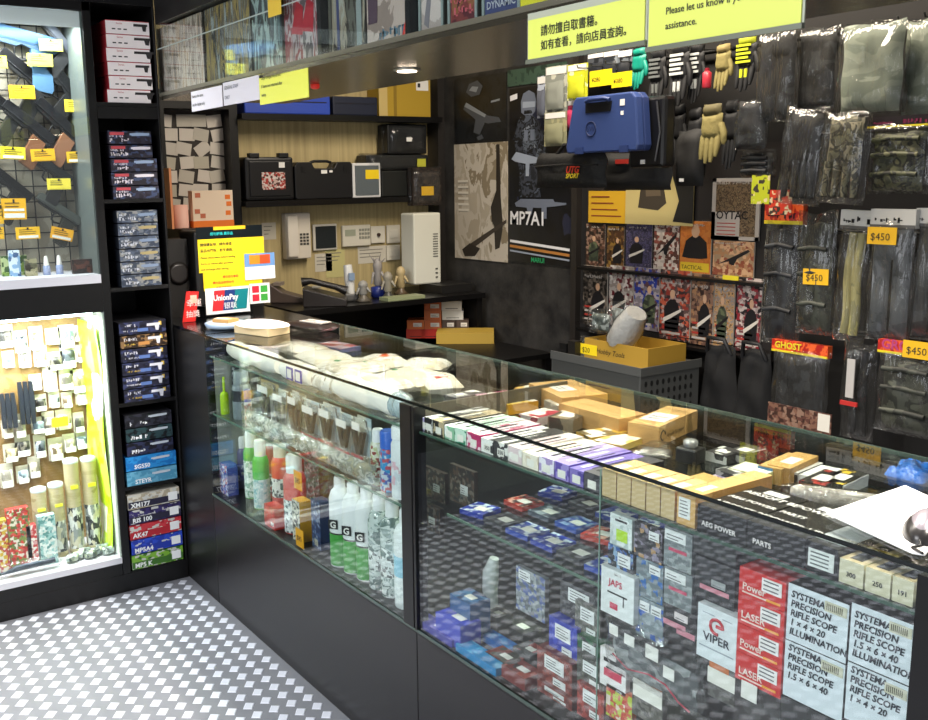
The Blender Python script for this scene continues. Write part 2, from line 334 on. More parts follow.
for i, (px, c, l) in enumerate(((47, '#3c3f55', 'left'), (60, '#34374c', 'right'))):
    p = at(px, 274, 'X', -.12)
    r = thing('small_bottle', '%s one of the two small white-capped bottles at the foot of the upper glass case' % l, 'bottle', (p.x, p.y, 1.187), 0, 'small bottles in the glass case')
    MB().lathe([(.012, 0), (.013, .002), (.013, .03), (.006, .036)], n=12).build('body', M('#8a96b8', .2), r); MB().lathe([(.009, .032), (.009, .04), (.006, .062), (.004, .066)], n=12).build('cap', WHT, r)
for i, (px, py, w_, h_, cs, l) in enumerate(((15, 268, .085, .07, ['#7c9a3c', '#3c5a24', '#b8c48c'], 'green printed pack standing at the foot of the upper glass case'), (14, 252, .035, .09, ['#3a5c8c', '#8ab0d8', '#d8e4f0'], 'blue blister pack leaning over the green pack in the upper case'),
        (31, 264, .04, .06, ['#5c5a44', '#9a9474', '#302e24'], 'olive card pack right of the green pack in the upper case'), (84, 262, .08, .05, ['#1e1614', '#5c3224', '#3a2018'], 'dark brown pack in the right corner of the upper case'))):
    p = at(px, py, 'X', -.17 + .03 * i); o = B(-w_ / 2, 0, 0, w_ / 2, .02, h_).build('card_pack', PR(cs, (60, 60, 60), .4, i), None, (p.x, p.y, 1.187), PI / 2); tag(o, l, 'pack')

# lower glass case: peg board full of small packs, canisters, a green banner
k = 0
def hangpack(px, py, w_, h_, cs, X=-.28, name='blister_pack', label='', lab=True, grp='hanging packs in the bright lower case', seed=0):
    p = at(px, py, 'X', X)
    r = thing(name, label, 'pack', (p.x, p.y, p.z - h_ / 2), PI / 2, grp)
    MB().puff(w_ * .8, h_ * .7, .018, (0, 0, h_ * .04), 6, 6, wob=.2, seed=seed).build('contents', PR(cs, (70, 70, 30), .4, seed), r)
    B(-w_ / 2, .009, 0, w_ / 2, .0105, h_).build('backing_card', M('#c9c2ae', .6), r)
    if lab: B(-w_ * .4, -.012, h_ * .02, w_ * .35, -.0105, h_ * .30).build('price_sticker', WHT, r)
cols3 = [['#3c3a36', '#6c665c', '#24221f'], ['#7c7468', '#b8b0a0', '#56524a'], ['#d8d6cc', '#8a8478', '#b0aa98'], ['#4a5058', '#8c9298', '#22262c'], ['#9a8c68', '#6a5f44', '#c8bc98'], ['#8fa0a8', '#c4d0d4', '#5a6a74'], ['#6c5c48', '#a8967c', '#ded4c0']]
for r_ in range(7):
    for c_ in range(6):
        px = 6 + c_ * 15 + (r_ % 2) * 3; py = 338 + r_ * 22 + 2 - c_ * 1.2
        if py > 462 and c_ > 2: continue
        if r_ in (2, 3) and c_ in (0, 1): continue
        hangpack(px + rnd.uniform(-2.5, 2.5), py + rnd.uniform(-4, 4), .040 + .020 * rnd.random(), .058 + .035 * rnd.random(), cols3[(r_ * 5 + c_ * 3) % 7], label='small hanging pack in the lower case, row %s from top, %s from left' % (ORD[r_], ORD[c_]), seed=r_ * 10 + c_)
for px, py, h_, l in ((27, 402, .16, 'right'), (9, 410, .13, 'left')):
    p = at(px, py, 'X', -.27); o = MB()
    for q in range(3): o.prism([(-.028 + q * .018, 0), (-.014 + q * .018, 0), (-.012 + q * .018, h_ * .6), (-.016 + q * .018, h_), (-.03 + q * .018, h_), (-.03 + q * .018, h_ * .5)], .014, (0, -.004 * q, 0))
    tag(o.build('magazine_clip', M('#20242b', .4), None, (p.x, p.y, p.z - h_ / 2), PI / 2), 'bundle of black pistol magazines hanging in the bright lower case, %s bundle' % l, 'magazine clip', 'black magazines in the lower case')
tag(B(-.03, 0, -.018, .03, .002, .018).build('price_tag', M('#f0b81c', .5), None, at(60, 422, 'X', -.25), PI / 2), 'single orange price tag hanging in the bright lower glass case', 'price tag')
for i, (px, y0, y1) in enumerate(((44, 487, 556), (61, 482, 552), (77, 458, 542), (94, 456, 538))):
    b_ = at(px, y1, 'X', -.16); h_ = at(px, y0, 'X', -.16).z - .138
    r = thing('canister', 'tall tan canister in the lower case, %s of four' % nth(i, 4), 'canister', (-.16, b_.y, .138), PI / 2, 'tan canisters in the lower case')
    MB().lathe([(.026, 0), (.027, .003), (.027, h_ - .01)], n=18, mis=[0, 0]).build('tube', PR(['#b5a67c', '#c2b48c', '#a8986c'], (5, 5, 12), .45, i, True), r)
    MB().lathe([(.028, h_ - .012), (.0285, h_), (.02, h_ + .003)], n=18).build('lid', M('#b9c4c4', .3), r)
    MB().lathe([(.0275, .02), (.0275, h_ * .5)], n=18).build('printed_wrap', PR(['#d8d8d4', '#2c2e30', '#8c9090', '#c8c0a8'], (90, 90, 40), .4, i), r)
    B(-.014, -.031, h_ * .7, .014, -.0285, h_ * .74).build('yellow_sticker', M('#f2ee3a', .5), r)
for i, (px, py0, py1, w_, cs, l) in enumerate(((22, 508, 560, .075, ['#b82820', '#e8dccc', '#7c8c3c', '#e04838', '#5c6c30'], 'red and green carton left of the canisters'), (50, 515, 560, .06, ['#9cc8c8', '#e8f0ee', '#5c9494', '#d8e0dc'], 'pale teal carton in front of the canisters'),
         (3, 520, 565, .05, ['#d8b030', '#b83828', '#e8e0d0'], 'yellow and red carton at the left photo edge in the lower case'), (34, 525, 560, .035, ['#c83838', '#f0e8e0', '#d8a0a0'], 'narrow red and white carton beside the pale teal carton'))):
    p = at(px, py1, 'X', -.09); h_ = at(px, py0, 'X', -.09).z - .138
    o = B(-w_ / 2, 0, 0, w_ / 2, .03, h_, 0, front=1).build('carton', [M(cs[0]), PR(cs, (100, 100, 100), .4, i)], None, (-.09, p.y, .138), PI / 2); tag(o, l, 'carton')
o = MB().puff(.34, .05, .035, (0, 0, 0), 16, 6, wob=.4, seed=3)
r = thing('wrapped_rifle', 'blue-grey toy rifle wrapped in plastic lying in the lower left corner of the case', 'toy gun', (-.05, at(12, 575, 'X', -.05).y, .140), PI / 2)
o.build('film', FILMD, r); MB().tube([(-.17, 0, .014), (-.02, 0, .016), (.02, 0, .024), (.15, 0, .026)], [.004, .006, .012, .010], 8).build('body', M('#2c3848', .3, .3), r)
for i in range(7):
    p = at(72 + i * 6, 552 - i * 1.5, 'X', -.06 - .02 * (i % 3)); o = MB().puff(.045, .03, .03, (0, 0, 0), 7, 6, wob=.5, seed=i)
    tag(o.build('small_bag', PR(['#8c9a94', '#c8d0c8', '#4c5850', '#a0a890'], (60, 60, 60), .4, i), None, (p.x, p.y, .139), PI / 2), 'small crumpled grey bag on the lower case floor, %s of seven' % nth(i, 7), 'bag', 'small bags at the foot of the lower case')
# banner
r = thing('hanging_banner', 'fluorescent yellow-green sheet hanging down the right end of the bright lower case', 'banner', (-.02, -.268, .142), 0)
b_ = MB(); n = 24
for sd in (0, 1):
    b_.add([(-.255 + x * .225 + .006 * math.sin(j * .7), -.001 * sd + .006 * math.sin(j * .5 + x * 5) + x * .004, j / n * .86) for j in range(n + 1) for x in (0, 1)], [(2 * j, 2 * j + 1, 2 * j + 3, 2 * j + 2) if sd == 0 else (2 * j, 2 * j + 2, 2 * j + 3, 2 * j + 1) for j in range(n)], 0, True)
b_.build('sheet', PR(['#c6ec1c', '#c6ec1c', '#d2f060', '#c6ec1c', '#e8f0d0', '#c6ec1c'], (14, 14, 9), .4, 2), r)

# column of boxes beside the glazed cases
def colbox(bay, i, n, h, z, w_, dy, body, front, label, texts=(), side=None, grp='boxed toy guns in the cabinet column'):
    r = thing('toy_gun_box', label, 'box', (-.004 - abs(dy), (-.099 if bay == 0 else -.106 if bay < 3 else -.114) + dy, z), PI / 2, grp)
    t = B(-w_ / 2, 0, 0, w_ / 2, .30, h - .0015, 0, front=1, top=2)
    if side: t.box(-w_ / 2 - .0004, -.0004, 0, -w_ / 2 + .012, .2, h - .0015, 2)
    for (s, x, zz, sz, mi, bo) in texts: t.text(s, (x, -.0004, zz), (1, 0, 0), (0, 0, 1), sz, mi, bold=bo)
    return r, t
GUN = [(0, .5), (.08, .5), (.1, .42), (.9, .46), (1, .5), (1, .72), (.5, .75), (.1, .7), (0, .68)]
HG = [(0, .62), (.6, .62), (.66, .1), (.86, .06), (.92, .66), (1, .7), (1, .92), (.02, .92)]
def art(t, poly, x, z, w_, h, mi, y=-.0004): t.prism([(x + p[0] * w_, z + p[1] * h) for p in poly], .0005, (0, y, 0), mi=mi)
for i in range(6):
    h = .0455; z = 1.775 + (5 - i) * .0458; r, t = colbox(0, i, 6, h, z, .152, rnd.uniform(-.006, .006), 0, 1, 'white boxed pistol, %s of six in the top cabinet bay' % level(5 - i, 6))
    art(t, HG, .02, .010, .05 + .01 * (i % 3), .028, 3); t.text('Series', (-.04, -.0004, .032), (1, 0, 0), (0, 0, 1), .009, 4)
    for q in range(3): t.box(-.055 + q * .02, -.0006, .014, -.043 + q * .02, 0, .018, 3)
    t.box(-.076, -.0006, .0425, .076, 0, .0445, 4)
    t.build('carton', [M('#8c1c24', .5), M('#efe6e4', .45), M('#e8dcdc', .5), M('#2a2626'), M('#b83a44', .5)], r)
for i in range(5):
    h = .045; z = 1.445 + (4 - i) * .0475; r, t = colbox(1, i, 5, h, z, .165 - .012 * (i < 2), (-.006, -.005, .002, .0, .004)[i], 0, 1, 'dark boxed gun, %s of five in the second cabinet bay' % level(4 - i, 5))
    scrib(t, -.072, .006, .07, .013, 3, seed=i); scrib(t, -.072, .022, .045, .007, 3, seed=i + 9)
    art(t, GUN, .0, .012, .07, .035, 3 if i % 2 else 4); t.box(-.07, -.0006, .03, -.02, 0, .04, 5)
    t.build('carton', [M('#15131a', .45), PR(['#1c1824', '#2c2838', '#1c1824', '#3c4868'], (70, 70, 110), .4, i), M('#18161c'), M('#ece4ea'), M('#9cb0cc'), M('#c84c54')], r)
for i in range(6):
    h = .043; z = 1.135 + (5 - i) * .0455; r, t = colbox(2, i, 6, h, z, .145, .0, 0, 1, 'grey-blue boxed gun, %s of six in the third cabinet bay' % level(5 - i, 6))
    scrib(t, -.065, .008, .055, .012, 3, seed=i + 20); scrib(t, -.065, .024, .03, .008, 3, seed=i + 30); art(t, GUN, .002, .006, .064, .035, 4)
    t.build('carton', [M('#20242c', .4), PR(['#38404e', '#6a7078', '#38404e', '#8a8a86', '#505a6c'], (70, 70, 110), .3, i), M('#1c2028'), M('#c8ccd4'), M('#a89868' if i % 2 else '#7c8ea8')], r)
for i in range(6):
    h = .047; z = .715 + (5 - i) * .0495; r, t = colbox(3, i, 6, h, z, .172, .002 * (i % 2), 0, 1, 'dark gun-print box, %s of six in the fourth cabinet bay' % level(5 - i, 6))
    scrib(t, -.072, .026, .045, .011, 3, seed=i + 40); scrib(t, -.072, .010, .06, .006, 4 if i % 2 else 3, seed=i + 50); art(t, HG, .015, .006, .05, .032, 3); t.box(-.02, -.0006, .008, .02, 0, .02, 5); t.box(.06, -.0006, .026, .07, 0, .04, 4)
    t.build('carton', [M('#121216', .4), PR([['#1a1a26', '#383e62', '#262638'], ['#2c221c', '#8a6c48', '#3c2c22']][i == 1], (70, 70, 110), .35, i), M('#131318'), M('#dcdce4'), M('#d8b84c'), M('#5c78b4' if i != 1 else '#c88c4c')], r)
spec4 = [('#16161c', '#30303c', '', 'dark'), ('#14181c', '#2c4448', '', 'dark teal'), ('#15151e', '#2e3350', '', 'dark navy'), ('#1c70b8', '#2c8cd0', 'SG550', 'bright blue'), ('#4c90b0', '#68a8c4', 'STEYR', 'pale blue')]
for i, (c1, c2, tx, cn) in enumerate(spec4):
    h = .050 if i < 3 else .054; z = .40 + [.218, .166, .113, .057, 0][i]; r, t = colbox(4, i, 5, h, z, .175 if i < 3 else .19, -.001, 0, 1, '%s boxed rifle, %s of five in the fifth cabinet bay' % (cn, level(4 - i, 5)))
    (t.text(tx, (-.065, -.0004, .006), (1, 0, 0), (0, 0, 1), .022, 3, bold=.03) if tx else scrib(t, -.07, .008, .06, .014, 3, seed=i + 60)); art(t, GUN, .0, .018, .07, .03, 4)
    t.build('carton', [M(c1, .4), PR([c2, c1, c2, c1], (70, 70, 110), .35, i), M(c1), M('#f0f2f4'), M('#c4ccd4')], r)
spec5 = [('#d8d2c0', '#b0a48c', 'XM177', 'cream'), ('#2c2448', '#3c3468', 'RIS 100', 'purple'), ('#b02430', '#c83c44', 'AK47', 'red'), ('#2038a0', '#2c4cc0', 'MP5A4', 'blue'), ('#3c6c24', '#7cb038', 'MP5 K', 'green')]
for i, (c1, c2, tx, cn) in enumerate(spec5):
    h = .056; z = .076 + (4 - i) * .0585; r, t = colbox(5, i, 5, h, z, .198, .002 * (i % 2) - .001, 0, 1, '%s boxed rifle, %s of five in the bottom cabinet bay' % (cn, level(4 - i, 5)))
    t.box(-.098, -.0005, .004, .098, 0, .028, 5); t.text(tx, (-.088, -.0006, .006), (1, 0, 0), (0, 0, 1), .024, 3, bold=.035); t.box(.055, -.0008, .008, .09, 0, .04, 3)
    t.build('carton', [M(c1, .4), PR([c2, c1, c2, '#c8c8c0'], (70, 70, 110), .35, i + 9), M('#cfcabc' if i == 0 else c1), M('#f0f2f0'), M('#c4ccd4'), M('#26243a' if i in (0, 1) else c1)], r)

# ------------------------------------------------------------------ glass display counters
D = .49; ZT = .985; ZB = .415
# blind end of the counter by the cabinet
r = thing('counter_end_cabinet', 'black blind cabinet end between the tall cabinet and the first glass counter', 'cabinet')
B(-.30, .002, 0, .296, D, .975).build('body', BLKM, r, bevel=.002); B(-.30, .0, .9755, .296, D, ZT).build('top_board', BLKG, r)
def counter(label, x0, x1, posts, right_post, back_panel):
    r = thing('glass_display_counter', label, 'display counter', (0, 0, 0), 0, 'glass display counters')
    MB().box(x0, .002, 0, x1, D, ZB - .012).build('base_cabinet', M('#151213', .33, spec=.45), r, bevel=.002)
    B(x0, .0, ZB - .0115, x1, D, ZB, 0).build('floor_board', BLKM, r)
    B(x0 + .002, .001, ZB, x1 - .002, .006, ZT - .010, 0).build('front_glass', [GLASSF], r)
    B(x0, .0, ZT - .0095, x1, D, ZT - .0015, 0).build('top_glass', [GLASS], r)
    t = MB().box(x0, -.0025, ZT - .0065, x1, .0, ZT, 0).box(x0, -.0025, ZB - .006, x1, .0, ZB + .002, 1).box(x0, D, ZT - .009, x1, D + .003, ZT - .001, 1)
    t.build('edge_trim', [M('#0f1513', .2), M('#3b4a43', .25)], r)
    for px in posts: B(px[0], -.004, ZB, px[1], .035, ZT - .011).build('corner_post', BLKM, r, bevel=.001)
    if right_post: B(right_post, -.004, ZB, right_post + .07, D, ZT - .012).build('end_panel', BLKM, r)
    if back_panel: B(x0, D - .012, ZB, x1, D - .004, .90).build('back_panel', M('#2a2c2b', .35), r)
    B(x0 + .003, D - .006, .92, x1 - .003, D - .001, ZT - .010).build('back_glass', [GLASS], r)
    return r
C1 = counter('left hand glass counter holding bottles, spray cans and rolled white bags', .298, 1.592, [(1.543, 1.590)], None, True)
for z, y1 in ((.70, .42), (.904, .47)):
    B(.302, .018, z, 1.541, y1, z + .006).build('glass_shelf', [GLASS], C1); B(.302, .015, z, 1.541, .0178, z + .006).build('shelf_edge', M('#5f7a6c', .2), C1)
B(.2985, .03, ZB, .301, D - .015, .9).build('side_panel', M('#8f938e', .4), C1)
C2 = counter('right hand glass counter packed with boxed accessories and scope boxes', 1.594, 2.885, [], 2.809, True)
B(1.595, -.004, ZB, 1.604, .03, ZT - .012).build('corner_post', BLKM, C2)
B(1.606, .014, .908, 2.807, D - .02, .914).build('glass_shelf', [clear('shelf_glass', '#dfe9e4', .06)], C2); B(1.606, .0105, .908, 2.807, .0138, .914).build('shelf_edge', M('#3c564a', .2), C2)
B(1.606, .09, .69, 2.18, D - .02, .696).build('glass_shelf', [GLASS], C2); B(1.606, .0865, .69, 2.18, .0898, .696).build('shelf_edge', M('#5f7a6c', .2), C2)
B(2.2155, -.0016, ZB, 2.2175, .0005, ZT - .012).build('pane_joint', M('#6f8a80', .2), C2)
B(1.5945, .032, .92, 1.600, D - .01, ZT - .012).build('divider_panel', M('#6b6455', .35), C2)

# small cartons
def carton(name, label, cat, loc, w_, d, h, body, front=None, top=None, rz=0, grp=None, texts=(), stick=(), extra=(), bevel=0, right=None):
    """front at y=0 facing -Y, bottom middle of the front edge at loc; texts on the front, stick = white stickers as parts"""
    mats = [body, front or body, top or body, M('#ece9e2', .5), INK, right or body] + [M(c, .5) for c in extra]
    t = B(-w_ / 2, 0, 0, w_ / 2, d, h, 0, front=1, top=2, right=5)
    for (s, x, z, sz, mi) in texts:
        if s == '#': t.box(x - sz[0] / 2, -.0005, z, x + sz[0] / 2, 0, z + sz[1], mi)
        elif s == '^': t.box(x - sz[0] / 2, z, h, x + sz[0] / 2, z + sz[1], h + .0005, mi)
        elif s[0] == '^': t.text(s[1:], (x, z, h + .0002), (1, 0, 0), (0, 1, 0), sz, mi, bold=.02)
        else: t.text(s, (x, -.0004, z), (1, 0, 0), (0, 0, 1), sz, mi, bold=.02, align='CENTER')
    if stick:
        r = thing(name, label, cat, loc, rz, grp); t.build('carton', mats, r)
        for (x, z, sw, sh, c) in stick:
            q = B(x - sw / 2, -.0009, z, x + sw / 2, -.0001, z + sh)
            for k in range(max(1, int(sh / .007))): q.box(x - sw * .4, -.0013, z + sh * .15 + k * .006, x + sw * rnd.uniform(0, .4), -.0009, z + sh * .15 + k * .006 + .0018, 1)
            q.build('price_sticker', [M(c, .5), M('#77777a', .6)], r)
        return r
    return tag(t.build(name, mats, None, loc, rz), label, cat, grp)

# ---- counter 2, top shelf: front row
ZS = .9145
row = [('#b8a8d8', '#e8e4f0', 'lavender'), ('#26262a', '#d8d8d6', 'black and white'), ('#2c2a28', '#b8a888', 'black and tan'), ('#323234', '#8a8478', 'dark grey'), ('#8cc0a0', '#f0f4f0', 'white and mint'), ('#2c8464', '#c8e4d4', 'green'), ('#b83068', '#f0d8e0', 'magenta'),
       ('#2c2c2e', '#eeeeec', 'white with black band'), ('#e8e6e2', '#38383a', 'black-lined white'), ('#f0eeea', '#e0ccd0', 'white'), ('#d8c8b0', '#f0e8d8', 'tan and white'), ('#e0dcd4', '#f2f0ec', 'plain off-white'), ('#a894c8', '#ece8f4', 'lilac'), ('#5c48a8', '#9c8cd4', 'purple'), ('#4c3c98', '#8070c0', 'deep purple'), ('#28262c', '#4c4a50', 'charcoal')]
E_ = [414, 421.5, 433, 444.5, 454.5, 466.5, 481, 493.5, 508, 522, 538.5, 554, 569, 583.5, 600]
row = row[:3] + row[4:9] + row[9:11] + row[12:16]
def fx(px, Y=.022): return at(px, 440 + (px - 414) * .32, 'Y', Y).x
for i, (c, c2, nm) in enumerate(row):
    x = max(fx(E_[i]), 1.61); wd = fx(E_[i + 1]) - x; h = .031 + (.003 if i % 3 else 0)
    carton('small_box', '%s narrow box, %s in the front row' % (nm, nth(i, 14)), 'box', (x + wd / 2, .022, ZS), wd - .002, .17, h, M(c, .45), PR([c2, c, c2], (60, 60, 60), .45, i), PR([c2, c2, c, c2], (90, 14, 20), .4, i), grp='narrow accessory boxes in the front row',
           texts=[('#', 0, .004, (.022, .016), 3), ('^', -.006, .02, (.008, .11), 3 if i in (1, 2, 11, 12) else 4), ('^', .012, .03, (.003, .10), 4)] + ([('350', 0, .008, .012, 4)] if i in (6, 7) else []))
for i in range(5):
    x = fx(601.5 + i * 14.6, .02); wd = fx(616.1 + i * 14.6, .02) - x
    carton('kraft_box', 'plain kraft box standing in the front row, %s of five' % nth(i, 5), 'box', (x + wd / 2, .02, ZS), wd - .0025, .085, .053, M('#b08a58', .7, bump=.1), M('#c9b083', .7), M('#e0bc80', .7), grp='plain kraft boxes in the front row', texts=[('^', 0, .02, (.02, .03), 3)])
x = fx(676, .018); wd = fx(695, .018) - x
carton('kraft_box', 'longer kraft box with white end label and dark script on its side', 'box', (x + wd / 2, .018, ZS), wd - .002, .20, .056, M('#c8924e', .7), M('#d4a868', .7), M('#dcb070', .7), stick=[(-.003, .012, wd * .6, .036, '#e4e6e8')], texts=[('^', 0, .03, (.016, .04), 3)])
bx = [(fx(697, .018), fx(746, .018) - fx(697, .018) - .002, 'wide black box with bold white lettering on lid and front, first of the black trio', ['AIRSOFT BB', 'AEG POWER']), (fx(747, .018), fx(805, .018) - fx(747, .018) - .002, 'wide black box with white lettering on the lid, centre of the black trio', ['POWER UP', 'PARTS']), (fx(806, .018), fx(838, .018) - fx(806, .018) - .002, 'black box with a white end label, right of the black trio', ['SP', ''])]
for i, (x0, wd, lb, tx) in enumerate(bx):
    r = thing('parts_box', lb, 'box', (x0 + wd / 2, .018, ZS), 0, 'black boxes in the front row')
    t = B(-wd / 2, 0, 0, wd / 2, .16, .046, 0, front=1)
    if i < 2:
        for k in range(3): t.text(tx[k % 2], (-wd * .46, .03 + .04 * k, .0463), (1, 0, 0), (0, 1, 0), .020 - .004 * (k == 1), 2, bold=.03)
        t.text(tx[1], (-wd * .4, -.0003, .012), (1, 0, 0), (0, 0, 1), .012, 2, bold=.02); t.box(-.02, .13, .046, .02, .15, .0465, 2)
    else: t.box(-.025, .02, .046, .025, .10, .0465, 3)
    t.build('carton', [M('#131214', .35), M('#101012', .35), M('#e4dfdf', .5), M('#c9ced4', .4)], r)
    if i == 2:
        q = B(-.022, -.001, .008, .020, -.0001, .036); [q.box(-.018, -.0014, .012 + k * .006, .012, -.001, .014 + k * .006, 1) for k in range(4)]
        q.build('price_sticker', [M('#dfe2e2', .5), M('#5b6264')], r)
for i, (x0, x1, tx) in enumerate(((fx(840), fx(865), '300'), (fx(866), fx(892), '250'), (fx(893), fx(915), '191'))):
    carton('cream_box', 'cream box with black band, %s of three by the counter end' % nth(i, 3), 'box', ((x0 + x1) / 2, .018, ZS), x1 - x0 - .0015, .15, .036, M('#cfc8a8', .5), M('#d6cfb4', .5), M('#a89878', .5), grp='cream boxes at the right end', texts=[(tx, 0, .012, .010, 4), ('^', .0, .01, (.019, .13), 4), ('^', .0, .04, (.010, .02), 3)])
# second and third rows
second = [((456, 402), .05, .10, .018, '#4c4850', '#8c8890', 'flat dark grey box behind the leftmost narrow boxes', 2), ((487, 403), .055, .10, .020, '#a83868', '#d8a8bc', 'flat magenta and white box behind the front row', -4), ((507, 412), .055, .09, .026, '#e0a020', '#f0c850', 'flat yellow box behind the green narrow box', -6),
          ((522, 400), .05, .07, .03, '#b88838', '#d8b060', 'small amber box left of the largest kraft carton', 4), ((533, 424), .06, .09, .022, '#d8c8c4', '#b02840', 'white box with crimson pattern in the second row', 8), ((552, 415), .07, .07, .032, '#a8a094', '#d8d2c4', 'grey-white open box below the largest kraft carton', -14),
          ((565, 430), .065, .09, .03, '#8c7c64', '#4c4238', 'brown and white patterned box tilted in the second row', 22), ((590, 440), .06, .10, .016, '#c8a038', '#6c5a34', 'olive and yellow flat pack amid the second row', -10), ((612, 448), .07, .09, .014, '#d8b860', '#ece4c8', 'pale yellow flat pack before the right kraft carton', 12),
          ((578, 452), .03, .05, .012, '#4c4038', '#2c2420', 'tiny brown dish-like pack on the narrow boxes', 30)]
for i, ((px, py), wd, dp, h, c, c2, lb, rz) in enumerate(second):
    p = at(px, py, 'Z', ZS); carton('flat_box', lb, 'box', (p.x, max(.2, p.y - dp / 2 + .03) if i < 9 else .2, ZS + (.0 if i < 9 else .0)), wd, dp, h, M(c, .5), PR([c, c2, c], (50, 50, 50), .5, i), PR([c2, c, '#e8e4da', c2], (30, 30, 30), .4, i), math.radians(rz), texts=[('^', 0, .02, (wd * .5, dp * .3), 3)])
for i, (a, b_, cc, h, lb) in enumerate((((529, 383), (562, 398), (600, 389), .050, 'largest kraft carton with a white address label, left of the three at the back'), ((559, 403), (619, 419), (645, 412), .045, 'kraft carton in the middle of the three at the back'), ((628, 422), (659, 427), (704, 411), .045, 'kraft carton with black swirl print on its side, right of the three'))):
    L3, F3, R3 = [at(*q, 'Z', ZS + h) for q in (a, b_, cc)]; W = (F3 - L3).xy.length; dd = min((R3 - F3).xy.length, .20); ag = math.atan2(F3.y - L3.y, F3.x - L3.x); X0 = (L3.x + F3.x) / 2; Y0 = (L3.y + F3.y) / 2
    if i == 1: dd = .085
    if i == 0: dd = .125
    r = thing('kraft_carton', lb, 'box', (X0, Y0, ZS), ag, 'large kraft cartons at the back of the counter')
    t = B(-W / 2, 0, 0, W / 2, dd, h, 0); t.box(-W / 2, dd * .45, h, W / 2, dd * .55, h + .0004, 1)
    if i == 2: t.tube([(W / 2 + .0005, .02 + .011 * math.cos(a_), .022 + .011 * math.sin(a_)) for a_ in [k * .5 for k in range(11)]], .0015, 4, 2); t.text('Airsoft Surgeon', (W / 2 + .0004, .035, .014), (0, 1, 0), (0, 0, 1), .0135, 2, shear=.3)
    t.build('carton', [M('#cfa264', .65, bump=.15), M('#cda05f', .4), INK], r, bevel=.0015)
    if i != 1: MB().box(-.03, dd * .2, h + .0005, .03, dd * .6, h + .0012, 0).box(-.02, dd * .3, h + .0012, .01, dd * .33, h + .0016, 1).box(-.02, dd * .4, h + .0012, .018, dd * .43, h + .0016, 1).build('address_label', [M('#eae7e2', .5), M('#8a8a90')], r)
for i, (px, py, wd, dp, h, c, c2, lb, rz) in enumerate(((648, 478, .10, .10, .03, '#b98f4c', '#c9a25e', 'flat kraft box left of the long kraft box behind the front row', 0), (690, 486, .08, .12, .03, '#b98f50', '#c6a05c', 'flat kraft box right behind the plain kraft row', 0),
        (733, 470, .05, .08, .022, '#3c3c3e', '#b8b8b4', 'dark box with white label, nearest of the grey group', -5), (722, 452, .05, .06, .02, '#302f31', '#c8c8c4', 'dark box with white label at the back of the grey group', 5), (745, 450, .045, .07, .022, '#3a393a', '#a8a8a6', 'dark box with pale lid, right of the grey group', 0),
        (782, 464, .045, .12, .032, '#c09858', '#cda868', 'kraft box pair member, left, behind the blue folder', 10), (806, 460, .045, .12, .034, '#b88e50', '#c8a060', 'kraft box pair member, right, behind the blue folder', 10),
        (752, 470, .07, .06, .025, '#b8c088', '#dfe2cc', 'clear bag of pale green parts beside the kraft pair', 8), (770, 466, .03, .05, .03, '#3c78a8', '#8cb4d0', 'small blue and white box beside the pale green parts', 8),
        (838, 458, .06, .10, .022, '#2a2828', '#dcdcda', 'black box with white label beside the kraft pair', 8), (858, 466, .055, .09, .02, '#e0e0de', '#f2f2f0', 'white box lying behind the wrapped roll', 8), (822, 480, .05, .10, .024, '#201c1c', '#9c2c24', 'black and red box with white lettering left of the wrapped roll', 8), (846, 478, .045, .10, .024, '#1a1a1a', '#d8b838', 'black box with yellow and red strip left of the wrapped roll', 8),
        (880, 470, .06, .10, .022, '#c8ccce', '#eceeee', 'silver-white box right behind the wrapped roll', 8))):
    p = at(px, py, 'Z', ZS + h)
    y = min(p.y - dp * .3, D - .035 - dp)
    o = carton('accessory_box', lb, 'box', (p.x - .0 - .1 * (p.y - dp * .3 - y), y, ZS), wd, dp, h, M(c, .55), PR([c, c2, c], (50, 50, 50), .5, i), M(c2, .45) if 'kraft' in lb else PR([c, c2, c, c], (70, 30, 70), .4, i), math.radians(rz), texts=[('^', 0, dp * .25, (wd * .55, dp * .4), 3)])
# blue folder, optics, clutter
def flat(name, label, cat, px, py, wd, dp, h, mats, rz=0, z=ZS, grp=None, texts=()):
    p = at(px, py, 'Z', z + h); return carton(name, label, cat, (p.x, p.y - dp / 2, z), wd, dp, h, mats[0], mats[0], mats[-1], math.radians(rz), grp, texts)
flat('blue_pack', 'flat blue and violet pack with white lettering behind the black boxes', 'pack', 765, 498, .15, .075, .014, [M('#3b3fa8', .4), PR(['#3440b0', '#6a5ca8', '#3440b0', '#a89ac0'], (14, 20, 20), .35, 5)], 2, texts=[('^ORIGINAL', -.04, .01, .018, 3)])
flat('pale_pack', 'flat lilac printed card pack left of the blue pack', 'pack', 742, 478, .09, .06, .012, [M('#9088a8', .4), PR(['#a89cb8', '#d0c8d8', '#8078a0'], (20, 20, 20), .35, 6)], 6)
o = thing('optic_sight', 'dark square optic with a bright lens top amid the kraft boxes', 'sight', (*at(690, 462, 'Z', ZS).xy, ZS), .2)
MB().box(-.024, -.02, 0, .024, .02, .032).build('body', M('#242322', .4), o, bevel=.004); MB().lathe([(.013, 0), (.015, .002), (.015, .014), (.011, .016)], (0, 0, .032)).build('lens_turret', M('#c8c8c8', .2, .6), o)
o = thing('blister_pack', 'clear triangular blister pack catching light beside the dark optic', 'pack', (*at(655, 455, 'Z', ZS).xy, ZS), .5)
MB().puff(.10, .11, .02, (0, -.05, .011), lay=True, taper=.6, wob=.2).build('film', FILM, o); B(-.03, -.03, .004, .03, .02, .010).build('card', M('#6c6a66', .5), o)
o = thing('wrapped_roll', 'long roll in crinkled plastic lying before the white mat', 'roll', (*at(852, 503, 'Z', ZS + .02).xy, ZS), math.radians(28))
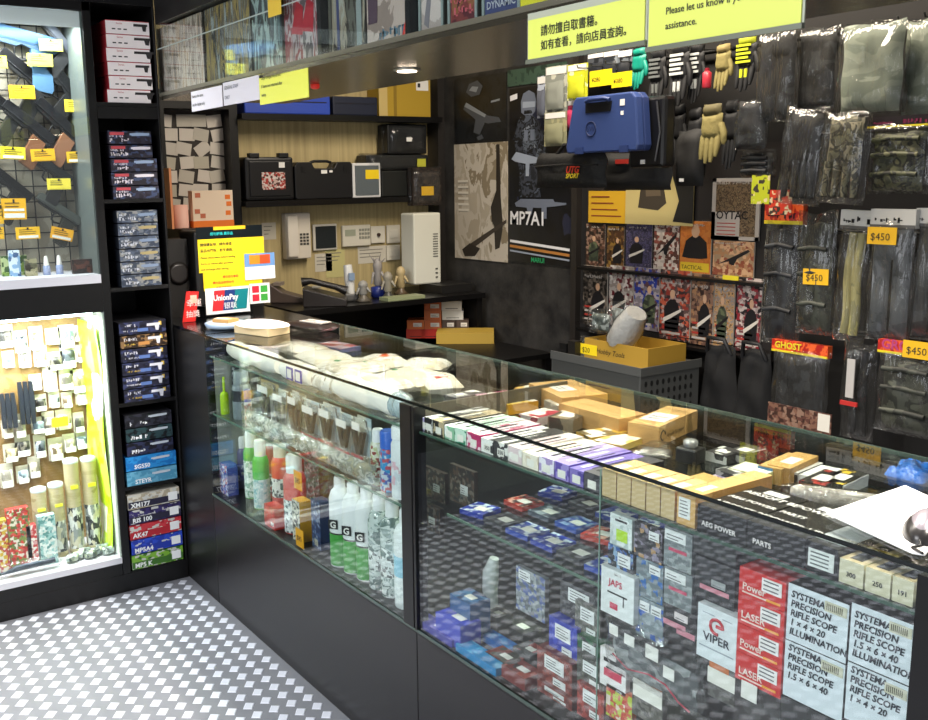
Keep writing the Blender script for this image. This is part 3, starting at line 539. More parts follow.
MB().tube([(-.10, 0, .021), (-.09, 0, .021), (.09, 0, .021), (.11, 0, .02)], [.014, .020, .019, .008], 14).build('roll', PR(['#9c948c', '#b4aca4', '#7c7670'], (20, 60, 60), .35, 2, True, bump=.8), o); MB().tube([(-.115, 0, .022), (-.09, 0, .022), (.09, 0, .022), (.118, 0, .02)], [.016, .0215, .0215, .01], 14).build('film', FILMD, o)
o = thing('parts_bag', 'clear bag of small metal parts in front of the wrapped roll', 'bag', (*at(812, 512, 'Z', ZS).xy, ZS), .1)
MB().puff(.09, .06, .02, (0, -.03, .011), lay=True, wob=.5).build('film', FILMD, o); MB().puff(.06, .04, .012, (0, -.02, .008), lay=True, wob=.7, seed=4).build('contents', M('#8a8c8c', .3, .6), o)
o = thing('crumpled_bag', 'crumpled bright blue plastic lump near the right back of the counter', 'bag', (*at(912, 489, 'Z', ZS).xy, ZS), .0)
MB().puff(.07, .07, .05, (0, -.035, .025), lay=True, wob=.5, seed=8).build('film', M('#1c68c8', .25, bump=.8, bscale=60), o)

# white mat and mouse on the glass
p = [at(*q, 'Z', ZT) for q in ((826, 514), (905, 487), (960, 512), (925, 556), (912, 554))]
t = MB().prism([(q.x, q.y) for q in p], .003, (0, 0, ZT), (1, 0, 0), (0, 1, 0))
tag(t.build('mouse_mat', M('#f4f3f1', .6)), 'plain white mat on the glass top at the right edge', 'mat')
o = thing('computer_mouse', 'silver computer mouse with black sides on the white mat', 'mouse', (*at(926, 536, 'Z', ZT).xy, ZT + .0032), math.radians(20))
def ell(rx, ry, rz_, z0, nu=16, nv=8, y=0):
    vs = []; fs = []
    for j in range(nv + 1):
        a = PI / 2 * j / nv
        for i in range(nu): th = 2 * PI * i / nu; vs.append((rx * math.cos(a) * math.cos(th) * (1 + .12 * math.sin(th)), y + ry * math.cos(a) * math.sin(th), z0 + rz_ * math.sin(a)))
    for j in range(nv):
        for i in range(nu): q = (i + 1) % nu; fs.append((j * nu + i, j * nu + q, (j + 1) * nu + q, (j + 1) * nu + i))
    return vs, fs
MB().add(*ell(.031, .055, .03, 0), 0, True).build('base', M('#2a2828', .3), o); MB().add(*ell(.026, .050, .034, .001), 0, True).build('shell', M('#b4acb4', .25, .5), o)
MB().tube([(-.004, .028, .031), (.004, .028, .031)], .008, 12).build('scroll_wheel', M('#1a1a1a', .5), o)
MB().tube([(0, -.054, .008), (.004, -.062, .003), (-.006, -.072, .002), (.01, -.088, .002)], .002, 6).build('cable', BLK, o)

# ---- counter 2, lower compartment, packages against the front glass (measured on the plane just behind the glass)
def rectY(px0, py0, px1, py1, Y):
    xm = (px0 + px1) / 2; ym = (py0 + py1) / 2; a = at(px0, ym, 'Y', Y).x; b = at(px1, ym, 'Y', Y).x
    return a, b, at(xm, py1, 'Y', Y).z, at(xm, py0, 'Y', Y).z
def card(px, l, body, prt, Y=.035, d=.012, stick=(), name='accessory_pack', texts=(), extra=(), fix=None, grp='packs hung behind the front glass', bag=False):
    x0, x1, z0, z1 = rectY(*px, Y); z0 = max(z0, ZB + .001) if fix is None else z0; w_ = x1 - x0; h = z1 - z0
    r = carton(name, l, 'pack', ((x0 + x1) / 2, Y, z0), w_, d, h, body, prt, None, 0, grp, [(s, a * w_, b * h, c if isinstance(c, tuple) else c * h, m) for s, a, b, c, m in texts], [(a * w_, b * h, c * w_, e * h, col) for a, b, c, e, col in stick] or [(0, h * .9, w_ * .2, h * .06, '#d8d8d8')], extra)
    if bag: MB().puff(w_ * 1.08, h * 1.04, d + .012, (0, -.002, -.002), 8, 8, wob=.4, seed=int(px[0])).build('film', FILM, r)
    return r
W_ = '#e6e8ea'
def K(*c): return PR(list(c), (105, 105, 120), .35, len(c))
card((610, 516, 632, 548), 'white pack with lime green patch, topmost left of the hanging packs', M('#ccd6d8'), K('#d4dcdc', '#b8c8c8', '#e4ecec'), texts=[('#', .05, .2, (.028, .022), 6), ('#', 0, .8, (.03, .004), 4)], extra=['#b4dc20'])
card((608, 547, 633, 578), 'blue and black pack with a barcode label below the lime green one', M('#1c222c'), K('#1c222c', '#2858a0', '#1c222c', '#88a8c8'), stick=[(.15, .4, .5, .4, W_)])
card((634, 526, 662, 560), 'black pack with orange and silver part, right of the lime green one', M('#201f24'), K('#201f24', '#48424c', '#201f24', '#b08c60', '#2c2a30', '#8c8498'), stick=[(.22, .62, .36, .26, W_)])
card((664, 530, 692, 570), 'grey pack with white header and pink script, upper of two alike', M('#747c80'), K('#70787c', '#808a8e', '#70787c', '#949c9e'), stick=[(-.1, .68, .75, .26, W_)], texts=[('#', 0, .42, (.04, .006), 6)], extra=['#c84868'])
card((664, 571, 692, 608), 'grey pack with white header and pink script, lower of two alike', M('#747c80'), K('#70787c', '#808a8e', '#70787c', '#949c9e'), stick=[(-.1, .68, .75, .26, W_)], texts=[('#', 0, .42, (.04, .006), 6)], extra=['#c84868'])
card((601, 572, 634, 618), 'white carton with red lettering at the left end of the hanging packs', M('#e2e6e8'), M('#e6eaec'), Y=.022, d=.02, name='white_carton', texts=[('JAPS', -.05, .66, .2, 6), ('#', 0, .48, (.05, .003), 4), ('#', -.1, .15, (.02, .012), 6), ('|', .2, .35, .25, 4)], extra=['#c83050'])
card((636, 561, 663, 600), 'grey pack with blue splash above another like it', M('#6c7880'), K('#6c7880', '#7c8a92', '#2c68b0', '#6c7880', '#94a4ac'), stick=[(.2, .7, .4, .22, W_)])
card((636, 601, 664, 640), 'grey pack with blue splash below another like it', M('#6c7880'), K('#7c8890', '#98a4ac', '#3060b8', '#7c8890'), stick=[(-.2, .68, .35, .24, W_), (.22, .68, .35, .24, W_)])
card((663, 609, 696, 645), 'black pack with pink parts left of the square white carton', M('#1c1b1e'), K('#1c1b1e', '#2a282c', '#1c1b1e'), stick=[(.05, .68, .4, .2, '#e0d4d6')], texts=[('#', -.15, .42, (.05, .01), 6), ('#', .2, .3, (.04, .01), 6)], extra=['#d08898'])
card((694, 515, 737, 560), 'black pack with coiled wire right of the grey packs', M('#1f2022'), K('#1f2022', '#2c2d30', '#3c3d40'), stick=[(.1, .8, .3, .1, '#8a8c8e')])
card((695, 562, 735, 604), 'black pack with pink script above the square white carton', M('#1d1d20'), K('#1d1d20', '#2a2a2e', '#1d1d20', '#34343a'), stick=[(.1, .4, .35, .16, '#9ca0a2')], texts=[('#', 0, .25, (.06, .008), 6)], extra=['#cc8090'])
x0, x1, z0, z1 = rectY(697, 610, 737, 664, .02); wv = x1 - x0; hv = z1 - z0
r = thing('white_carton', 'square white carton with a red ring emblem, left of the red cartons', 'pack', ((x0 + x1) / 2, .02, z0), 0)
t = B(-wv / 2, 0, 0, wv / 2, .02, hv, 0); t.text('VIPER', (0, -.0004, hv * .36), (1, 0, 0), (0, 0, 1), hv * .22, 1, 'CENTER', .02, 1.05)
t.tube([(.013 * math.cos(a), -.0008, hv * .68 + .013 * math.sin(a)) for a in [k * .55 for k in range(10)]], .003, 5, 2); t.box(-.002, -.0012, hv * .66, .010, 0, hv * .72, 2); t.box(-.035, -.0005, hv * .22, .035, 0, hv * .24, 3); t.box(-.03, -.0005, hv * .86, -.005, 0, hv * .875, 3); t.box(.01, -.0005, hv * .86, .03, 0, hv * .875, 3)
t.build('carton', [M('#e0e7ed', .4), M('#2c3440'), M('#c41c30'), M('#9aa4b0')], r)
# bottom left of the right-hand section
card((600, 652, 626, 690), 'white, black and red blister card at the lower left of the hanging packs', M('#e6e0e4'), M('#ece8ea'), Y=.03, texts=[('#', .0, .28, (.046, .016), 6), ('#', -.1, .66, (.035, .008), 4), ('#', .1, .5, (.05, .003), 4)], extra=['#d03858'], grp=None)
card((632, 678, 663, 722), 'white header card with orange band over a clear pack, bottom row', M('#56544f'), K('#585650', '#6c6a64', '#45433f'), Y=.03, texts=[('#', 0, .45, (.07, .035), 3), ('#', .2, .84, (.04, .009), 6)], extra=['#b46838'], grp=None)
card((708, 664, 744, 704), 'white label pack with orange print under the square white carton', M('#4c4a48'), K('#4c4a48', '#605e5c', '#3c3a38'), Y=.03, texts=[('#', 0, .35, (.075, .028), 3), ('#', -.2, .74, (.04, .012), 6)], extra=['#c87038'], grp=None)
card((606, 690, 632, 722), 'orange-red and lime card at the very bottom by the pane joint', M('#c8603c'), K('#d06848', '#e8d8c8', '#b8c838', '#c84838'), Y=.03, grp=None)
r = thing('parts_bag', 'large zip bag with white labels and red wires hanging below the packs', 'bag', (at(653, 660, 'Y', .03).x, .03, rectY(602, 625, 706, 700, .03)[2] + .01))
MB().puff(.235, .115, .022, (0, 0, 0), 16, 10, wob=.5, seed=3).build('film', FILMD, r)
MB().puff(.20, .07, .012, (0, .002, .01), 12, 8, wob=.6, seed=9).build('contents', PR(['#5c6266', '#7c8286', '#4c5054', '#949a9c'], (40, 40, 60), .4, 2), r)
MB().tube([(-.09, -.011, .045), (-.05, -.012, .03), (0, -.012, .042), (.04, -.012, .04), (.07, -.011, .02), (.095, -.010, .012)], .0016, 5).build('red_wire', M('#b83048'), r)
for x_, z_, w2, h2 in ((-.085, .085, .022, .02), (-.045, .08, .025, .02), (.01, .075, .03, .026), (.05, .055, .025, .022)): B(x_ - w2 / 2, -.015, z_, x_ + w2 / 2, -.0143, z_ + h2).build('price_sticker', WHT, r)
r = thing('parts_bag', 'smaller zip bag at the bottom between label pack and scope cartons', 'bag', (at(762, 700, 'Y', .03).x, .03, rectY(744, 685, 782, 720, .03)[2] - .03))
MB().puff(.10, .10, .02, (0, 0, 0), 10, 10, wob=.5, seed=5).build('film', FILMD, r); MB().puff(.07, .06, .012, (0, .002, .006), 8, 8, wob=.6, seed=2).build('contents', PR(['#5c6266', '#7c8286', '#4c5054'], (40, 40, 60), .4, 2), r); B(-.03, -.014, .06, 0, -.0133, .09).build('price_sticker', WHT, r)

# red cartons
x0, x1, _, _ = rectY(737, 590, 785, 650, .02); zb = rectY(737, 570, 785, 692, .02)
nr = 4; hh = (at(761, 573, 'Y', .02).z - at(761, 690, 'Y', .02).z) / nr; zb0 = at(761, 690, 'Y', .02).z
hh = min(hh, (.90 - zb0) / nr)
for i in range(nr):
    r = thing('red_carton', 'glossy red carton with white stickers, %s in the stack of four' % level(i, nr), 'box', ((x0 + x1) / 2, .02, zb0 + i * hh), 0, 'red cartons stacked by the scope cartons'); wd = x1 - x0 - .002
    t = B(-wd / 2, 0, 0, wd / 2, .15, hh - .001); t.text(['LASER', 'Power', 'LASER', 'Power'][i], (-wd * .42, -.0004, hh * .25), (1, 0, 0), (0, 0, 1), hh * .34, 1, bold=.02)
    t.box(-wd * .42, -.0005, hh * .12, wd * .1, 0, hh * .17, 1); t.box(wd * .1, -.0005, hh * .12, wd * .4, 0, hh * .2, 2); t.build('carton', [M('#d0201c', .3), M('#f0d8d0'), M('#f0a030')], r)
    q = B(-wd * .0, -.0012, hh * .42, wd * .42, -.0003, hh * .88); [q.box(wd * .04, -.0016, hh * (.5 + .14 * k), wd * .36, -.0012, hh * (.54 + .14 * k), 1) for k in range(3)]; q.build('price_sticker', [M('#f0ecec', .5), M('#55555c')], r)
# a dark stack standing under the red cartons' shelf height is their own support tray
tag(B(x0 + .001, .021, ZB + .0005, x1 - .001, .16, zb0 - .0008).build('storage_box', M('#2a2426', .4)), 'dark box carrying the stack of red cartons', 'box')
# scope cartons
sc_txt = {0: ('1.5 × 6 × 40', 'ILLUMINATION'), 1: ('1 × 4 × 20', 'ILLUMINATION'), 2: ('1.5 × 6 × 40', ''), 3: ('1 × 4 × 20', '')}
def scope(x0, x1, z0, z1, l, tx, lb):
    w_ = x1 - x0 - .003; h = z1 - z0 - .002
    r = thing('scope_carton', lb, 'box', ((x0 + x1) / 2, .022, z0), 0, 'white scope cartons at the right end of the counter')
    t = B(-w_ / 2, 0, 0, w_ / 2, .14, h, 0, top=1); L_ = ['SYSTEMA', 'PRECISION', 'RIFLE SCOPE', tx[0]] + ([tx[1]] if tx[1] else [])
    fs = h * .165
    for k, s_ in enumerate(L_): t.text(s_, (-w_ * .44, -.0004, h * (.78 - .165 * k) + (.006 if not tx[1] else 0)), (1, 0, 0), (0, 0, 1), fs, 2, bold=.03, sx=.92, shear=.15)
    t.box(w_ / 2 - .0005, 0, 0, w_ / 2, .14, h, 3); t.build('carton', [M('#dde5ee', .4), M('#2a2728', .4), M('#1c2430'), M('#c4ccd6', .4)], r)
    q = B(w_ * .12, -.0012, h * .76, w_ * .47, -.0003, h * .93); [q.box(w_ * (.15 + .03 * k), -.0016, h * .79, w_ * (.165 + .03 * k), -.0012, h * .90, 1) for k in range(9)]; q.build('price_sticker', [M('#cfcbb4', .5), M('#6c6654')], r)
xa = at(785, 620, 'Y', .02).x; xb = at(849, 620, 'Y', .02).x; xc = at(915, 650, 'Y', .02).x
zt1 = at(816, 592, 'Y', .02).z; zm1 = at(816, 652, 'Y', .02).z; hS = zt1 - zm1
zt2 = at(880, 612, 'Y', .02).z
zt1 = min(zt1, .893); zt2 = min(zt2, .893)
scope(xa, xb, zt1 - hS, zt1, 0, sc_txt[1], 'white scope carton, upper left of the group at the counter end'); scope(xa, xb, zt1 - 2 * hS, zt1 - hS, 0, sc_txt[2], 'white scope carton, lower left of the group beside the red cartons')
hS2 = hS * .98
scope(xb, xc - .002, zt2 - hS2, zt2, 0, sc_txt[0], 'white scope carton, upper right of the group against the end post'); scope(xb, xc - .002, zt2 - 2 * hS2, zt2 - hS2, 0, sc_txt[3], 'white scope carton, lower right of the group against the end post')
zz = min(zt1 - 2 * hS, zt2 - 2 * hS2) - .001
tag(B(xa, .021, ZB + .0005, xc - .003, .165, zz - .001).build('storage_box', M('#242426', .4)), 'long dark box under the four scope cartons', 'box')
tag(B(2.23, .26, ZB + .0005, 2.80, .45, .80).build('storage_box', M('#1b1b1d', .5)), 'big dark box filling the back of the right counter', 'box')

# ---- counter 2, left section: flat packs on the board and boxes
def lay(px, py, wd, dp, h, cs, l, z=ZB + .0005, rz=0, grp='flat packs on the floor board of the right counter', stick=True, name='flat_pack', cat='pack'):
    p = at(px, py, 'Z', z + h); y = min(max(p.y - dp / 2, .012), .45 - dp)
    r = thing(name, l, cat, (p.x, y, z), math.radians(rz), grp)
    B(-wd / 2, 0, 0, wd / 2, dp, h, 0, front=1, top=2).build('carton', [M(cs[0], .35), M(cs[0], .3), PR(cs, (60, 60, 60), .3, int(px) % 7)], r)
    if stick: B(-wd * .1, dp * .3, h + .0002, wd * .28, dp * .62, h + .001).build('price_sticker', WHT, r)
lay(436, 628, .15, .04, .018, ['#4c48a8', '#7c74c8', '#4c48a8'], 'lilac-blue flat pack by the left post at the front of the board')
lay(478, 655, .15, .04, .018, ['#1888c8', '#48a8d8', '#1888c8', '#1888c8'], 'cyan flat pack at the front of the board', stick=False)
lay(498, 638, .12, .035, .018, ['#1c68b8', '#3c8cd0', '#1c68b8'], 'blue flat pack just behind the cyan one', stick=False)
lay(458, 616, .10, .06, .06, ['#2838b8', '#4450c8', '#2030a0'], 'stack-high royal blue pack behind the lilac one'); lay(470, 596, .08, .06, .10, ['#2c5c90', '#5080b0', '#243c68'], 'tall steel blue pack at the back left of the board')
lay(505, 655, .08, .05, .02, ['#3c3a34', '#5c5a50', '#7c2c24'], 'olive pack right of the cyan pack'); lay(522, 668, .08, .05, .03, ['#7c2c28', '#3c2c28', '#a84838'], 'dark red pack right of the olive one'); lay(530, 648, .06, .05, .03, ['#4c4c4e', '#6c6c70', '#8c2c24'], 'grey pack with a red mark behind the dark red one')
lay(522, 625, .08, .06, .02, ['#3c3c3c', '#585858', '#444444'], 'grey flat pack with white sticker in the middle of the board'); lay(498, 612, .05, .05, .05, ['#54504c', '#706c66', '#3a3836'], 'dark pack with white sticker between blue packs and clear pack')
r = thing('white_handset', 'white curved handset shape standing among the blue packs', 'handset', (*at(493, 610, 'Z', ZB + .001).xy, ZB + .001), .5)
MB().tube([(0, 0, .0), (-.008, 0, .05), (-.006, 0, .10), (.004, 0, .14)], [.014, .02, .021, .012], 12).build('body', M('#c8ccd0', .25), r)
card((516, 572, 545, 616), 'clear pack with small blue labels in the middle of the left section', M('#7c8286'), K('#8c9296', '#a8aeb2', '#6c7276', '#5c6ca0'), Y=.13, fix=1, stick=[(-.2, .75, .4, .2, W_)], grp=None)
for i, (px, c, c2, l, Y, txt) in enumerate((((537, 655, 572, 690), '#6c2c24', '#8c3c30', 'brown-red carton with white label, upper of the pair by the left section', .06, 0), ((537, 690, 572, 722), '#6c2c24', '#8c3c30', 'brown-red carton with white label, lower of the pair by the left section', .05, 0),
      ((577, 688, 604, 722), '#7c2c28', '#a84038', 'brown-red carton with blue and white label next to the pane joint', .04, 0), ((549, 622, 577, 660), '#2838a8', '#3c4cc0', 'blue carton with two white labels above the brown-red cartons', .08, 0),
      ((577, 640, 601, 675), '#1c5c38', '#2c2c2e', 'green and black carton right of the blue carton', .07, 0), ((577, 660, 604, 690), '#383a34', '#54564c', 'grey-green carton with white label next to the pane joint', .05, 0),
      ((560, 588, 598, 622), '#2c2c30', '#4c4c50', 'charcoal carton with white label above the blue carton', .10, 0), ((575, 605, 600, 640), '#5c5c58', '#7c7c76', 'grey carton with large white label above the green one', .09, 0))):
    card(px, l, M(c, .4), K(c, c2, c, c2), Y=Y, d=.03, fix=1 if i not in (1, 2) else None, stick=[(0, .5, .55, .38, W_), (.15, .15, .35, .2, W_)], name='small_carton', grp='small cartons in the left section of the right counter')
# on the middle glass shelf
zs = .6965
n = 0
for r_, (ya, xs) in enumerate(((.12, [1.66, 1.745, 1.83, 1.915, 2.0, 2.09]), (.24, [1.67, 1.765, 1.86, 1.955, 2.05, 2.135]), (.36, [1.67, 1.77, 1.87, 1.98, 2.09]))):
    for c_, xx in enumerate(xs):
        cs = [['#2038a0', '#c8d4e8', '#1c3090'], ['#2c50a8', '#88a4d0', '#203c88'], ['#3c3c40', '#60646c', '#2c2c30'], ['#b83828', '#d8a090', '#4c3028'], ['#2848a8', '#d0d8e8', '#1c3890'], ['#4c5460', '#98a0ac', '#343c48']][(c_ * 2 + r_ * 3) % 6]
        r = thing('flat_pack', 'small flat packet on the middle glass shelf, %s row, %s' % (('front', 'middle', 'back')[r_], nth(c_, len(xs))), 'pack', (xx, ya, zs), math.radians(rnd.uniform(-16, 16)), 'flat packets on the middle glass shelf')
        B(-.036, 0, 0, .036, .07, .012, 0, top=1).build('carton', [M(cs[0], .35), PR(cs, (80, 80, 80), .3, c_)], r); B(-.01, .02, .0123, .024, .045, .013).build('price_sticker', WHT, r)
# dark hanging packs just under the top shelf near the post
for i, (px, l) in enumerate((((424, 470, 445, 500), 'first'), ((450, 468, 474, 505), 'second'), ((420, 505, 440, 530), 'third'))):
    card(px, 'dark brown hanging pack in the upper left corner of the right counter, %s of three' % ['left', 'right', 'lower'][i], M('#2c221e'), K('#2c221e', '#5c4438', '#2a2a2c', '#7c7268'), Y=.20, fix=1, stick=[(.1, .3, .3, .25, W_)], name='hanging_pack', grp='brown hanging packs')

# ------------------------------------------------------------------ counter 1 contents
def can(name, label, cat, px, py, r_, h, body, cap, band=None, Y=.06, z=ZB + .0006, grp=None, shoulder=True, capr=.7, wrap=None, cap_h=.2, tagc=None):
    X = at(px, py, 'Y', Y - r_).x; o = thing(name, label, cat, (X, Y, z), 0, grp); hb = h * (1 - cap_h)
    prof = [(r_ * .96, 0), (r_, .003), (r_, hb * .86), (r_ * .8, hb * .95), (r_ * .45, hb)] if shoulder else [(r_ * .96, 0), (r_, .003), (r_, hb)]
    MB().lathe(prof, n=20).build('body', body, o)
    MB().lathe([(r_ * capr, hb * .95), (r_ * capr, h * .97), (r_ * capr * .85, h)] if cap_h > .1 else [(r_ * capr, hb), (r_ * capr, h)], n=18).build('cap', cap, o)
    if wrap:
        for (z0, z1, m) in wrap: MB().lathe([(r_ * 1.012, hb * z0), (r_ * 1.012, hb * z1)], n=20).build('label', m, o)
    if tagc: B(-.02, -r_ - .004, hb * .5, .018, -r_ - .002, hb * .72).build('price_tag', tagc, o)
    return o
CAPW = M('#e8ecee', .3)
can('spray_can', 'white-capped dark blue spray can, leftmost on the counter floor board', 'can', 230, 470, .024, .20, M('#5c5c78', .35), CAPW, z=ZB + .0006, Y=.15, wrap=[(.3, .7, K('#6a5c90', '#b03038', '#c8ccd8'))])
can('spray_can', 'white-capped blue spray can, second from the left on the floor board', 'can', 237, 480, .024, .19, M('#68688c', .35), CAPW, Y=.12, wrap=[(.2, .6, K('#4c50a0', '#8088b8', '#d0d4e0'))])
can('spray_can', 'white can with green shoulder, left one of the two green pair', 'can', 245, 480, .027, .235, M('#48a848', .35), CAPW, Y=.10, wrap=[(.02, .72, K('#e4ece8', '#d0dcd8', '#8cb0a0', '#e4ece8'))])
can('spray_can', 'white can with bright green shoulder, right one of the two green pair', 'can', 254, 490, .028, .235, M('#38b040', .35), CAPW, Y=.08, wrap=[(.02, .55, K('#dce8ec', '#c0d4dc', '#98c4cc', '#e4ecec'))])
can('gas_canister', 'red canister with white cap, left one behind the red group', 'can', 265, 480, .028, .24, M('#c03430', .35), M('#c8c8bc', .3), Y=.16, wrap=[(.1, .5, K('#2c2c30', '#d8d8d8', '#b03430'))])
can('gas_canister', 'orange-red canister with ivory cap, middle of the red group', 'can', 273, 490, .03, .25, M('#d8402c', .35), M('#e0d8c4', .3), Y=.11, wrap=[(.02, .3, M('#c82c28', .35)), (.3, .62, K('#e8e8e4', '#48484c', '#e0e0dc'))])
can('gas_canister', 'large red canister with white cap and white label, right of the red group', 'can', 285, 505, .036, .25, M('#cc3a34', .35), CAPW, Y=.07, wrap=[(.02, .55, K('#e8ecec', '#c8d0d4', '#5c646c', '#e8ecec'))])
o = carton('printed_box', 'blue and white printed box standing at the left end of the floor board', 'box', (at(222, 480, 'Y', .03).x, .03, ZB + .0006), .10, .04, .11, M('#3c4c9c', .4), K('#3c4c9c', '#c8d0e0', '#b04858', '#6c78b8'), grp=None)
carton('printed_box', 'red box on the floor board in front of the red canisters', 'box', (at(271, 520, 'Y', .02).x, .015, ZB + .0006), .075, .04, .07, M('#c82c28', .35), K('#c82c28', '#a82420', '#c82c28'), stick=[(.02, .01, .02, .012, W_)])
for i, (px, py) in enumerate(((300, 480), (302, 540))):
    p = at(px, py, 'Y', .02); tag(B(-.025, 0, -.028, .025, .002, .028, 0).text('$85', (-.018, -.0002, -.008), (1, 0, 0), (0, 0, 1), .022, 1).build('price_tag', [M('#e8a414', .5), INK], None, (p.x, .012, p.z if i == 0 else ZB + .031)), 'orange price tag inside the left counter, %s of two' % ('upper' if i == 0 else 'lower'), 'price tag', 'orange price tags in the left counter')
carton('printed_box', 'yellow, black and white box behind the lower orange price tag', 'box', (at(302, 520, 'Y', .05).x, .03, ZB + .0006), .05, .04, .13, M('#d8a020', .4), K('#c8c4b8', '#3c3c40', '#8c8a84', '#d8d4c8'))
carton('printed_box', 'dark blue box right of the orange price tags', 'box', (at(316, 530, 'Y', .05).x, .05, ZB + .0006), .055, .04, .15, M('#26345c', .4), K('#26345c', '#3c5888', '#26345c', '#8c98b0'), stick=[(0, .01, .02, .02, '#bdb8a8')])
carton('printed_box', 'dark red and clear pack high behind the orange price tags', 'box', (at(290, 455, 'Y', .2).x, .2, ZB + .0006), .10, .05, .24, M('#7c241c', .4), K('#8c2c24', '#a84838', '#5c2018', '#8c2c24'))
carton('printed_box', 'charcoal box with pale stripes behind the dark blue box', 'box', (at(312, 490, 'Y', .15).x, .15, ZB + .0006), .10, .05, .2, M('#3a3c3e', .4), K('#3a3c3e', '#6c7074', '#3a3c3e', '#a0a4a8'))
for i, px in enumerate((331, 344, 357)):
    can('gas_bottle', 'tall white bottle with black square logo and green label, %s of three' % nth(i, 3), 'bottle', px, 530, .032, .262 - .0, CAPW, CAPW, Y=.055 + .005 * i, capr=.5, cap_h=.12, grp='white and green gas bottles', wrap=[(.02, .42, M('#3c9c38', .35)), (.42, .44, M('#2c2c2c', .4))])
    o = bpy.data.objects[COL.objects[-1].name].parent
    B(-.022, -.0345, .115, .006, -.033, .142).text('G', (-.017, -.0348, .119), (1, 0, 0), (0, 0, 1), .026, 1, bold=.03).build('logo_patch', [INK, WHT], o).rotation_euler = (0, 0, .62)
for i, px in enumerate((370, 382)):
    can('gas_bottle', 'grey-green transparent bottle with pale cap, %s of two' % ('left' if i == 0 else 'right'), 'bottle', px, 550, .033, .262, PR(['#8ea09e', '#c4d0ce', '#6c7e7c', '#dce4e2'], (30, 30, 40), .15, i, True), CAPW, Y=.065, capr=.55, cap_h=.16, grp='grey-green bottles in the left counter', wrap=[(.25, .5, K('#e0e6e6', '#5c6464', '#c8d0d0'))])
can('gas_bottle', 'white bottle with a pale blue band, nearest the counter post', 'bottle', 396, 560, .036, .262, M('#e0e8ea', .3), CAPW, Y=.06, capr=.55, cap_h=.14, wrap=[(.38, .62, M('#8cc8e0', .35)), (.1, .3, K('#e8eeee', '#d0dadc', '#e8eeee'))])
# middle shelf
zm = .7065
for i in range(6):
    carton('narrow_box', 'small grey box stacked at the shelf end, %s of six' % level(i, 6), 'box', (.322, .09, zm + i * .026), .032, .09, .0255, M('#3c4048', .4), K('#4c5058', '#c0c4c8', '#2c3038', '#8c9098'), grp='small boxes stacked at the left of the shelf')
can('squeeze_bottle', 'lime yellow bottle standing at the left of the glass shelf', 'bottle', 220, 392, .015, .13, M('#a8d018', .3), M('#b8e020', .3), Y=.045, z=zm, cap_h=.4, capr=.3)
can('oil_bottle', 'grey bottle with dark emblem beside the lime yellow bottle', 'bottle', 233, 400, .032, .165, M('#7c8890', .35), M('#8c989c', .3), Y=.07, z=zm, cap_h=.25, capr=.8, wrap=[(.5, .8, M('#30343c', .4))])
can('glue_tube', 'slim tube with blue top and pink print beside the grey bottle', 'tube', 245, 415, .012, .12, K('#d8b8b4', '#b87c74', '#e8e0dc'), M('#4c50a8', .35), Y=.045, z=zm, cap_h=.3, capr=1.0)
hp = [(258, 372, 276, 430, '#bfae7c', 'tan card pack with a black pistol part'), (274, 378, 290, 436, '#b8a878', 'tan card pack with white magazine clip'), (289, 384, 303, 440, '#a8a488', 'grey-tan card pack with two black parts'), (303, 398, 322, 455, '#b8c8d0', 'clear bag holding a black strap'), (320, 404, 338, 462, '#b4c4cc', 'clear bag with black V-shaped strap'),
      (337, 408, 355, 470, '#b0c4cc', 'clear bag with black folded strap'), (354, 418, 368, 478, '#b4c8d0', 'clear bag with black square buckle')]
for i, (a, b_, c, d_, col, l) in enumerate(hp):
    x0, x1, z0, z1 = rectY(a, b_, c, d_, .05); wd = x1 - x0; h = .165 - .01 * (i % 2)
    r = thing('hanging_pack', l + ', %s on the shelf' % nth(i, 7), 'pack', ((x0 + x1) / 2, .05, zm + .002), 0, 'packs hanging over the glass shelf')
    B(-wd * .47, .012, 0, wd * .47, .014, h).build('backing_card', PR([col, '#d8dcd0', col, '#e4e8e4'], (24, 24, 24), .4, i), r)
    t = MB()
    if i < 3: t.prism([(-.03, .09), (-.006, .04), (.014, .04), (-.004, .09), (.0, .135), (-.03, .135)], .010, (0, -.001, 0)); t.prism([(.012, .05), (.028, .05), (.028, .12), (.012, .12)], .010, (0, -.001, 0))
    else: t.prism([(-.034, .13), (-.010, .065), (.010, .065), (.034, .13), (.014, .13), (.001, .085), (-.016, .13)], .010, (0, -.001, 0))
    t.build('contents', M('#1c1e22', .4), r)
    MB().puff(wd * 1.0, h, .026, (0, 0, 0), 6, 6, wob=.1, seed=i, edge=.15).build('film', PFILM, r); B(-wd * .3, -.014, h * .80, wd * .25, -.0132, h * .93).build('header_label', WHT, r)
    if i > 2: B(-wd * .42, -.013, h * .34, wd * .42, -.0125, h * .39).build('red_stripe', M('#b84858', .5), r)
r = thing('parts_bag', 'long clear bag of pale parts lying along the foot of the glass shelf', 'bag', (.94, .035, zm), 0)
MB().puff(.86, .075, .03, (0, 0, 0), 30, 6, wob=.7, seed=11).build('film', FILMD, r); MB().puff(.82, .055, .02, (0, .002, .002), 30, 6, wob=.7, seed=5).build('contents', PR(['#a8a890', '#8c948c', '#c8ccc4', '#788488'], (30, 30, 50), .4, 3, True), r)
can('spray_can', 'pale yellow-green can on the glass shelf, left of the blue-topped can', 'can', 371, 450, .022, .15, K('#c8ccb4', '#8c3c34', '#b8c090', '#dce0d0'), CAPW, Y=.06, z=zm, cap_h=.2)
can('spray_can', 'blue-topped can with red star print on the glass shelf', 'can', 381, 455, .024, .16, K('#4c5ca8', '#c0ccd8', '#b04858', '#2c88c0'), M('#2c64c8', .3), Y=.055, z=zm, cap_h=.25, capr=.95)
